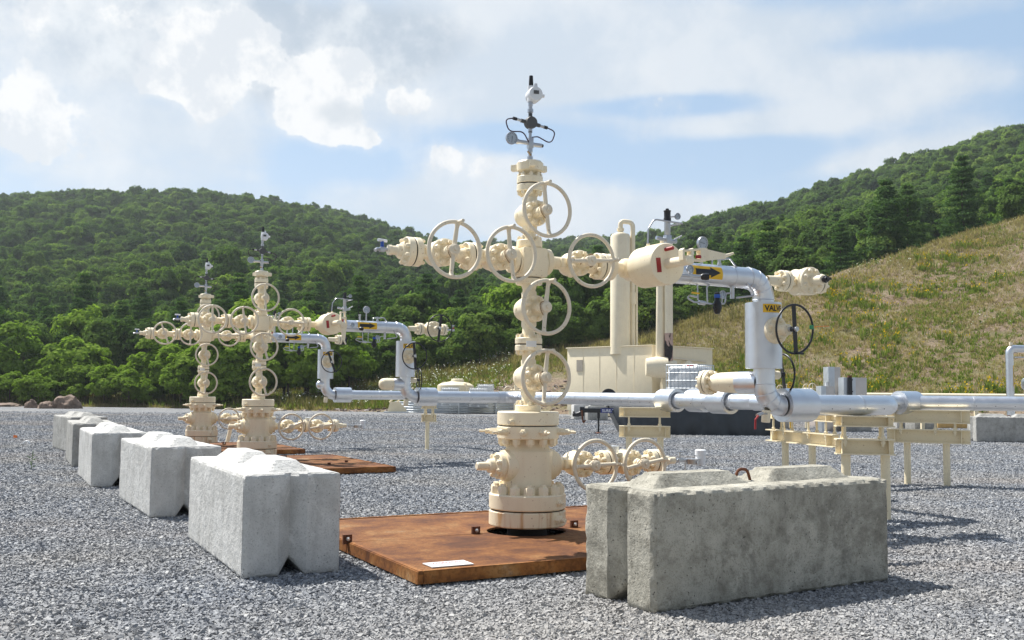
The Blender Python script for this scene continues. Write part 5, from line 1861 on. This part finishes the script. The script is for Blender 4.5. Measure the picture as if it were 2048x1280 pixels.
def broadleaf(H, R, z0, lobes, per, size, seed, flat=1.0):
    """crown of many leaf lobes with gaps; trunk foot at the origin"""
    C, N = [], []
    Hc = (H - z0) / 2
    for i in range(lobes):
        v = rng.normal(0, 1, 3)
        v /= np.linalg.norm(v)
        v[2] = v[2] * .9 + .12
        rad = rng.uniform(.45, .86)
        # narrower towards the top
        c = np.array([v[0] * R * rad, v[1] * R * rad, z0 + Hc + v[2] * Hc * rad])
        lr = R * rng.uniform(.22, .40)
        d = rng.normal(0, 1, (per, 3))
        d /= np.linalg.norm(d, axis=1, keepdims=True)
        d[:, 2] = np.where(d[:, 2] < -.2, -d[:, 2] * .6, d[:, 2])
        rr = lr * rng.uniform(.55, 1.08, per) ** .6
        C.append(c + d * rr[:, None] * np.array([1, 1, .92 * flat]))
        N.append(d * .8 + v * .7 + rng.normal(0, .38, (per, 3)) + np.array([0, 0, .2]))
    return leaf_quads(np.concatenate(C), np.concatenate(N), size)


def pine(H, R, seed):
    C, N = [], []
    z = H * .1
    while z < H * .97:
        t = z / H
        L = R * (1 - t) ** .75 * rng.uniform(.75, 1.15) + .25
        nb = int(rng.uniform(5, 8))
        a0 = rng.uniform(0, 6.28)
        for b in range(nb):
            a = a0 + 2 * PI * b / nb + rng.normal(0, .25)
            l = L * rng.uniform(.65, 1.2)
            m = int(26 + 34 * l)
            s = rng.uniform(.12, 1, m) ** .75
            r = s * l
            wd = .14 + .26 * l * (s * (1.15 - s)) * 2
            off = rng.normal(0, 1, m) * wd
            up = .10 * l * s ** 2 * (1.5 - t) + rng.normal(0, .09, m) - .06 * l * s
            p = np.stack([np.cos(a) * r - np.sin(a) * off, np.sin(a) * r + np.cos(a) * off, z + up], -1)
            C.append(p)
            N.append(np.stack([np.cos(a) * .5 + rng.normal(0, .4, m), np.sin(a) * .5 + rng.normal(0, .4, m), .75 + rng.normal(0, .4, m)], -1))
        z += H * rng.uniform(.035, .06)
    C, N = np.concatenate(C), np.concatenate(N)
    return leaf_quads(C, N, .17, .42)


def trunk_mesh(name, H, r, branches, mat, seed):
    m = MB()
    pts = [(.12 * math.sin(i + seed) * (i / 6), .12 * math.cos(i * 1.3 + seed) * (i / 6), H * i / 6) for i in range(7)]
    m.tube(pts, [r * (1.15 - i / 6.5) for i in range(7)], 8)
    rd = random.Random(seed)
    for b in range(branches):
        k = rd.uniform(.3, .85)
        a = rd.uniform(0, 6.28)
        p = Vector((0, 0, H * k))
        L = H * .32 * (1.2 - k)
        q = p + Vector((math.cos(a) * L, math.sin(a) * L, L * .7))
        m.tube([p, (p + q) / 2 + Vector((0, 0, -.1)), q], [r * .5 * (1.2 - k), r * .35 * (1.2 - k), r * .12], 6)
    for i, v in enumerate(m.v):
        m.v[i] = (v[0] / S, v[1] / S, v[2] / S)
    return m.mesh(name, mat)


BARK = plain('bark', (.085, .065, .05), .9, var=.35, scale=5)
L_OAK = leafy('oak_leaves', [(.052, .095, .034), (.088, .148, .044), (.13, .205, .056), (.215, .295, .076)], .36, .7)
L_MAPLE = leafy('maple_leaves', [(.074, .125, .038), (.122, .195, .05), (.172, .255, .062), (.28, .36, .086)], .4, .65)
L_PINE = leafy('pine_needles', [(.062, .12, .045), (.10, .175, .058), (.14, .225, .07)], .32, .4)
L_BRIGHT = leafy('young_leaves', [(.15, .235, .042), (.205, .30, .052), (.27, .37, .066)], .4, .4)
KINDS = {
    'oak_a': (broadleaf(10.5, 3.9, 1.0, 42, 135, .26, 1), L_OAK),
    'oak_b': (broadleaf(12.0, 3.6, 1.2, 40, 140, .26, 2), L_OAK),
    'maple_a': (broadleaf(10.0, 3.4, .8, 40, 135, .25, 3), L_MAPLE),
    'maple_b': (broadleaf(11.5, 4.2, 1.0, 46, 130, .27, 4), L_MAPLE),
    'pine_a': (pine(12.5, 3.3, 5), L_PINE),
    'pine_b': (pine(11.0, 3.9, 6), L_PINE),
    'bright_a': (broadleaf(5.2, 2.3, .3, 34, 120, .17, 7), L_BRIGHT),
    'bright_b': (broadleaf(6.4, 2.2, .4, 34, 125, .17, 8), L_BRIGHT),
}
CROWN, TRUNK = {}, {}
for i, (kname, ((V, Q), mt)) in enumerate(KINDS.items()):
    CROWN[kname] = raw_mesh('crown', V, Q, mt)
    H = float(V[:, 2].max())
    TRUNK[kname] = trunk_mesh('trunk', H * .82, .17 if H > 7 else .09, 7 if 'pine' not in kname else 0, BARK, i + 3)

LABELS = {
    'oak': ('dark green oak-like tree with a rounded crown on the wooded hillside', 'broadleaf trees on the hillsides'),
    'maple': ('mid green leafy tree with a loose rounded crown on the wooded hillside', 'broadleaf trees on the hillsides'),
    'pine': ('dark pine tree with tiered drooping branches standing among the leafy trees', 'pines among the hillside trees'),
    'bright': ('bright yellow green young tree in front of the dark wood, beyond the gravel edge', 'young bright trees at the foot of the wood'),
}
CATS = {'oak': 'tree', 'maple': 'tree', 'pine': 'pine tree', 'bright': 'young tree'}
NAMES = {'oak': 'oak_tree', 'maple': 'maple_tree', 'pine': 'pine_tree', 'bright': 'young_tree'}


def tree(kind, x, y, z, sc, rzz):
    fam = kind.split('_')[0]
    o = bpy.data.objects.new(NAMES[fam], None)
    COL.objects.link(o)
    o.location = (x, y, z - .15)
    o.rotation_euler = (0, 0, rzz)
    o.scale = (sc[0], sc[0], sc[1])
    tag(o, LABELS[fam][0], CATS[fam], LABELS[fam][1])
    for nm, me in (('crown', CROWN[kind]), ('trunk', TRUNK[kind])):
        c = bpy.data.objects.new(nm, me)
        COL.objects.link(c)
        c.parent = o
    return o


bush = []
for row, (dy, h0, h1) in enumerate(((.8, .3, .45), (2.2, .36, .58), (4.0, .42, .72))):
    p = -110.0 + 20 * row
    while p < 700:
        Y = foot_Y(p) + (crest_Y(p) - foot_Y(p)) * .10 + dy + rng.uniform(-.6, .6) + max(0, (p - 430)) * .02
        x = (p - 1024) / 2000 * Y
        hgt = rng.uniform(h0, h1) * (1 + .5 * np.clip((p - 380) / 150, 0, 1)) * (.8 + .5 * vnoise(np.array(p * .02), np.array(row * 3.0), 5))
        bush.append((('bright_a', 'bright_b')[rng.integers(2)], x, Y, float(land_z(np.array([p]), np.array([Y]))[0]), (hgt * 1.15, hgt)))
        p += rng.uniform(32, 62)
for p in np.arange(640, 1420, 15.0):
    for dy in (2.2, 4.6):
        Y = crest_Y(p) + dy + rng.uniform(-.8, .8)
        q = p + rng.uniform(-8, 8)
        hgt = rng.uniform(.24, .42)
        bush.append((('maple_a', 'maple_b', 'oak_a')[rng.integers(3)], (q - 1024) / 2000 * Y, Y, float(land_z(np.array([q]), np.array([Y]))[0]) - .5, (hgt * 1.1, hgt)))
for b in bush:
    tree(b[0], b[1], b[2], b[3], b[4], rng.uniform(0, 6.28))
sp = 3.0
gx, gy = np.meshgrid(np.arange(-290, 290, sp), np.arange(58, 520, sp))
gx, gy = gx.ravel() + rng.uniform(-.42, .42, gx.size) * sp, gy.ravel() + rng.uniform(-.42, .42, gx.size) * sp
ex, ey = rng.uniform(-70, 15, 900), rng.uniform(66, 125, 900)
gx, gy = np.concatenate([gx, ex]), np.concatenate([gy, ey])
px = gx / gy * 2000 + 1024
ok = (px > -120) & (px < 2170) & (gy > crest_Y(px) + 5) & (gy < ridge_Y(px) + 12)
gx, gy, px = gx[ok], gy[ok], px[ok]
gz = land_z(px, gy)
# trees whose tops stay below the crest or the wood in front show nothing: keep what the camera side could see
order = np.argsort(gy)
gx, gy, gz, px = gx[order], gy[order], gz[order], px[order]
fam_n = fbm(gx * .02, gy * .02, 77)
kinds, scs = [], []
for x, y, p, f in zip(gx, gy, px, fam_n):
    dc = y - crest_Y(p)
    r = rng.uniform()
    if p < 1150 and dc < 14 and r < .13:
        kinds.append('bright_a' if r < .4 else 'bright_b')
        scs.append((rng.uniform(.8, 1.15), rng.uniform(.75, 1.15)))
        continue
    pine_p = .22 if (p > 1380 and dc < 26) else (.2 if dc < 50 else .05)
    if r < pine_p:
        kinds.append('pine_a' if rng.uniform() < .5 else 'pine_b')
        s = rng.uniform(.4, .68)
        scs.append((s, s * rng.uniform(.9, 1.15)))
    else:
        kinds.append(('oak_a', 'oak_b')[rng.integers(2)] if rng.uniform() < np.clip((f - .3) / .4, .25, .8) else ('maple_a', 'maple_b')[rng.integers(2)])
        s = rng.uniform(.38, .72) * (.72 if (p > 1380 and dc < 22) else .68 if (p < 1150 and dc < 50) else .92)
        scs.append((s, s * rng.uniform(.95, 1.3)))
for p_, d_, s_ in ((1487, 6, .66), (1540, 7.5, .72), (1620, 9, .5), (1780, 6, .76), (1822, 7.5, .7), (1945, 7, .42)):
    Y_ = float(crest_Y(p_)) + d_
    z_ = float(land_z(np.array([float(p_)]), np.array([Y_]))[0])
    bush.append(1)
    tree('pine_a' if d_ > 6.9 else 'pine_b', (p_ - 1024) / 2000 * Y_, Y_, z_, (s_, s_), rng.uniform(0, 6.28))
N_IND = 300 - len(bush)
for i in range(min(N_IND, len(kinds))):
    tree(kinds[i], gx[i], gy[i], gz[i], scs[i], rng.uniform(0, 6.28))
print('TREES', len(kinds), len(bush))

# the rest of the wood: one object of instanced crowns
names = list(KINDS)
far = slice(N_IND, len(kinds))
me = bpy.data.meshes.new('far_wood')
nf = len(kinds) - N_IND
me.vertices.add(nf)
me.vertices.foreach_set('co', np.stack([gx[far], gy[far], gz[far] - .2], -1).astype(np.float32).ravel())
for nm, ty, data in (('which', 'INT', np.array([names.index(k) for k in kinds[N_IND:]], np.int32)), ('turn', 'FLOAT', rng.uniform(0, 6.28, nf).astype(np.float32)),
                     ('wide', 'FLOAT', np.array([s[0] for s in scs[N_IND:]], np.float32)), ('high', 'FLOAT', np.array([s[1] for s in scs[N_IND:]], np.float32))):
    me.attributes.new(nm, ty, 'POINT').data.foreach_set('value', data)
fw = link('far_wood', me, 'stuff')
fw['label'] = 'far wooded hillsides of many trees'
ng = bpy.data.node_groups.new('wood_scatter', 'GeometryNodeTree')
ng.interface.new_socket('Geometry', in_out='INPUT', socket_type='NodeSocketGeometry')
ng.interface.new_socket('Geometry', in_out='OUTPUT', socket_type='NodeSocketGeometry')
gi, go = ng.nodes.new('NodeGroupInput'), ng.nodes.new('NodeGroupOutput')
jn = ng.nodes.new('GeometryNodeJoinGeometry')


def attr(nm, ty):
    n = ng.nodes.new('GeometryNodeInputNamedAttribute')
    n.data_type = ty
    n.inputs['Name'].default_value = nm
    return n.outputs['Attribute']


aw, at_, aW, aH = attr('which', 'INT'), attr('turn', 'FLOAT'), attr('wide', 'FLOAT'), attr('high', 'FLOAT')
cr, cs = ng.nodes.new('ShaderNodeCombineXYZ'), ng.nodes.new('ShaderNodeCombineXYZ')
ng.links.new(at_, cr.inputs[2])
ng.links.new(aW, cs.inputs[0])
ng.links.new(aW, cs.inputs[1])
ng.links.new(aH, cs.inputs[2])
for i, nm in enumerate(names):
    src = next((o for o in COL.objects if o.name.split('.')[0] == 'crown' and o.data == CROWN[nm]), None)
    if src is None:
        continue
    oi = ng.nodes.new('GeometryNodeObjectInfo')
    oi.transform_space = 'ORIGINAL'
    oi.inputs['Object'].default_value = src
    oi.inputs['As Instance'].default_value = True
    cmp_ = ng.nodes.new('FunctionNodeCompare')
    cmp_.data_type = 'INT'
    cmp_.operation = 'EQUAL'
    ng.links.new(aw, cmp_.inputs[2])
    cmp_.inputs[3].default_value = i
    ip = ng.nodes.new('GeometryNodeInstanceOnPoints')
    ng.links.new(gi.outputs[0], ip.inputs['Points'])
    ng.links.new(cmp_.outputs[0], ip.inputs['Selection'])
    ng.links.new(oi.outputs['Geometry'], ip.inputs['Instance'])
    ng.links.new(cr.outputs[0], ip.inputs['Rotation'])
    ng.links.new(cs.outputs[0], ip.inputs['Scale'])
    ng.links.new(ip.outputs[0], jn.inputs[0])
ng.links.new(jn.outputs[0], go.inputs[0])
md = fw.modifiers.new('wood_scatter', 'NODES')
md.node_group = ng

# ------------------------------------------------------------------ summer haze in the valley
HAZE = 0.00033
hm = bpy.data.materials.new('haze_air')
hm.use_nodes = True
ht = hm.node_tree
for n in list(ht.nodes):
    ht.nodes.remove(n)
ho, hv = ht.nodes.new('ShaderNodeOutputMaterial'), ht.nodes.new('ShaderNodeVolumePrincipled')
hv.inputs['Color'].default_value = (.88, .94, 1.0, 1)
hv.inputs['Density'].default_value = HAZE
hv.inputs['Anisotropy'].default_value = .3
ht.links.new(hv.outputs[0], ho.inputs['Volume'])
bm = bmesh.new()
bmesh.ops.create_cube(bm, size=1.0)
for v in bm.verts:
    v.co = Vector((v.co.x * 1300, 280 + v.co.y * 750, 70 + v.co.z * 146))
hme = bpy.data.meshes.new('haze')
bm.to_mesh(hme)
bm.free()
hme.materials.append(hm)
link('haze', hme, 'stuff')

# ------------------------------------------------------------------ sky, clouds and sun
SUN = Vector((-.41, .30, .78)).normalized()
w = bpy.data.worlds.new("World")
scene.world = w
w.use_nodes = True
wt = w.node_tree
for n in list(wt.nodes):
    wt.nodes.remove(n)
N = lambda k, **kw: (lambda x: [setattr(x, a, b) for a, b in kw.items()] and x or x)(wt.nodes.new('ShaderNode' + k))


def wm(op, a, b=0.0, c=0.0, clamp=False):
    m = wt.nodes.new('ShaderNodeMath')
    m.operation = op
    m.use_clamp = clamp
    for s, v in zip(m.inputs, (a, b, c)):
        if hasattr(v, 'links'):
            wt.links.new(v, s)
        else:
            s.default_value = v
    return m.outputs[0]


def wmix(f, a, b):
    m = wt.nodes.new('ShaderNodeMix')
    m.data_type = 'RGBA'
    for s, v in ((m.inputs[0], f), (m.inputs[6], a), (m.inputs[7], b)):
        if hasattr(v, 'links'):
            wt.links.new(v, s)
        elif isinstance(v, (int, float)):
            s.default_value = v
        else:
            s.default_value = (*v, 1)
    return m.outputs[2]


out = wt.nodes.new('ShaderNodeOutputWorld')
bg = wt.nodes.new('ShaderNodeBackground')
bg.inputs[1].default_value = 0.09
sky = wt.nodes.new('ShaderNodeTexSky')
sky.sky_type = 'NISHITA'
sky.sun_disc = False
sky.sun_elevation = math.asin(SUN.z)
sky.sun_rotation = math.atan2(SUN.x, SUN.y)
sky.altitude = 300
sky.air_density = 1.0
sky.dust_density = 1.2
tc = wt.nodes.new('ShaderNodeTexCoord')
sp_ = wt.nodes.new('ShaderNodeSeparateXYZ')
wt.links.new(tc.outputs['Generated'], sp_.inputs[0])
az = wm('ARCTAN2', sp_.outputs[0], sp_.outputs[1])
el = wm('ARCSINE', sp_.outputs[2])


def wnoise(scale, detail, rough, off=(0, 0, 0), squash=1.0):
    mp = wt.nodes.new('ShaderNodeMapping')
    mp.inputs['Location'].default_value = off
    mp.inputs['Scale'].default_value = (1, 1, squash)
    wt.links.new(tc.outputs['Generated'], mp.inputs[0])
    n = wt.nodes.new('ShaderNodeTexNoise')
    n.inputs['Scale'].default_value = scale
    n.inputs['Detail'].default_value = detail
    n.inputs['Roughness'].default_value = rough
    wt.links.new(mp.outputs[0], n.inputs['Vector'])
    return n.outputs['Fac']


def blobs(lst):
    """soft hills of cloud cover, each given by its bearing and height in the sky"""
    tot = None
    for px, py, rx, ry, wgt in lst:
        a0, e0 = math.atan((px - 1024) / 2000), math.atan((783 - py) / 2000)
        dx = wm('MULTIPLY', wm('SUBTRACT', az, a0), 2000 / rx)
        dy = wm('MULTIPLY', wm('SUBTRACT', el, e0), 2000 / ry)
        d = wm('ADD', wm('MULTIPLY', dx, dx), wm('MULTIPLY', dy, dy))
        v = wm('MULTIPLY', wm('EXPONENT', wm('MULTIPLY', d, -1.0)), wgt)
        tot = v if tot is None else wm('ADD', tot, v)
    return tot


def sstep(x, lo, hi):
    m = wt.nodes.new('ShaderNodeMapRange')
    m.interpolation_type = 'SMOOTHSTEP'
    m.inputs[1].default_value = lo
    m.inputs[2].default_value = hi
    wt.links.new(x, m.inputs[0])
    return m.outputs[0]


n1 = wnoise(7, 9, .62)
n2 = wnoise(27, 7, .65, (3, 1, 7))
nf_ = wm('ADD', wm('MULTIPLY', n1, .65), wm('MULTIPLY', n2, .35))
nv = wnoise(3.4, 8, .58, (5, 2, 1), 3.4)
# thin high veil with a few blue gaps
veil_b = blobs([(280, 230, 520, 230, .85), (1000, 60, 330, 150, .9), (1420, 100, 330, 100, .85), (1830, 190, 260, 50, .75), (1560, 255, 230, 30, .75), (1250, 425, 330, 70, .9), (960, 370, 170, 70, .8),
                (1960, 330, 160, 50, .75), (1700, 335, 150, 28, .5), (2000, 40, 260, 50, .35), (1330, 205, 170, 20, -.7), (1020, 272, 130, 25, -.8), (1420, 320, 200, 26, -.6), (1880, 110, 170, 26, -.4), (700, 330, 130, 45, -.7), (560, 330, 60, 70, -.3)])
veil = wm('MULTIPLY', sstep(wm('ADD', wm('ADD', veil_b, wm('MULTIPLY', wm('SUBTRACT', nv, .5), 1.2)), wm('MULTIPLY', wm('SUBTRACT', n1, .5), .8)), .12, .72), .88)
# grey flat undersides over the upper left
grey_b = blobs([(525, 150, 45, 80, .6), (480, 30, 60, 40, .4), (770, 130, 60, 35, .5), (330, 130, 420, 130, .35), (620, 70, 330, 75, .75), (180, 60, 260, 80, .55), (560, 140, 130, 40, .35), (820, 70, 130, 70, .45), (150, 190, 200, 60, .25)])
grey = wm('MULTIPLY', sstep(wm('ADD', grey_b, wm('MULTIPLY', wm('SUBTRACT', nf_, .5), 1.5)), .25, .75), .85)
# bright puffs
puff_b = blobs([(405, 150, 95, 75, .85), (390, 205, 60, 50, .5), (290, 205, 50, 30, .5), (630, 180, 100, 80, .95), (690, 130, 60, 30, .4), (600, 250, 75, 40, .5), (810, 190, 70, 45, .7), (690, 275, 90, 25, .5),
                (30, 300, 100, 120, .6), (70, 40, 90, 50, .2), (50, 110, 40, 40, .4), (880, 300, 60, 35, .3), (480, 365, 50, 20, .4), (270, 40, 120, 45, .2), (1225, 365, 60, 20, .35), (400, 250, 30, 25, .3), (960, 330, 160, 40, .3), (480, 90, 60, 40, .4)])
pn = wnoise(13, 10, .62, (2, 9, 4))
pn_l = wnoise(13, 10, .62, (2.016, 9, 3.972))
relief = sstep(wm('SUBTRACT', pn_l, pn), -.09, .07)  # lit and shaded sides of the puffs, put into their colour by shifted noise
puff_f = wm('ADD', puff_b, wm('MULTIPLY', wm('SUBTRACT', wm('ADD', wm('MULTIPLY', n1, .35), wm('MULTIPLY', pn, .65)), .5), 2.6))
puff = wm('ADD', wm('MULTIPLY', sstep(puff_f, .1, .5), .35), wm('MULTIPLY', sstep(puff_f, .35, .45), .65))
shade_b = blobs([(675, 232, 62, 26, 1.0), (560, 225, 30, 20, .3), (810, 228, 60, 14, .6), (420, 190, 45, 30, .25), (150, 230, 120, 60, .3)])
shade = wm('MULTIPLY', sstep(wm('ADD', shade_b, wm('MULTIPLY', wm('SUBTRACT', n2, .5), 1.4)), .15, 1.0), .8)
front = sstep(sp_.outputs[1], -.2, .25)
blue = wmix(.62, sky.outputs[0], (3.35, 4.75, 6.4))
c = wmix(wm('MULTIPLY', veil, 1.0), blue, wmix(sstep(n1, .40, .60), (4.75, 5.3, 5.9), (5.8, 6.1, 6.4)))
c = wmix(grey, c, wmix(sstep(nf_, .40, .60), (3.5, 4.1, 4.8), (6.0, 6.3, 6.55)))
c = wmix(puff, c, wmix(shade, wmix(relief, (5.5, 5.8, 6.15), (6.95, 6.98, 6.98)), (4.7, 5.1, 5.5)))
# light haze of the low sky
lowz = wm('SUBTRACT', 1.0, sstep(el, .08, .30))
c = wmix(wm('MULTIPLY', lowz, .18), c, (6.2, 6.5, 6.75))
c = wmix(front, wmix(.45, sky.outputs[0], (3.0, 3.03, 3.05)), c)
wt.links.new(c, bg.inputs[0])
wt.links.new(bg.outputs[0], out.inputs[0])

sl = bpy.data.lights.new('sun', 'SUN')
sl.energy = 5.0
sl.angle = math.radians(0.53)
sl.color = (1.0, .972, .92)
so_ = bpy.data.objects.new('sun', sl)
COL.objects.link(so_)
so_.rotation_euler = SUN.to_track_quat('Z', 'Y').to_euler()
so_.location = (0, 0, 60)

scene.view_settings.view_transform = 'Standard'
scene.view_settings.look = 'None'
scene.view_settings.exposure = 0.62
scene.view_settings.gamma = 1
scene.cycles.max_bounces = 6
scene.cycles.transparent_max_bounces = 4
scene.render.film_transparent = False
bpy.context.view_layer.update()
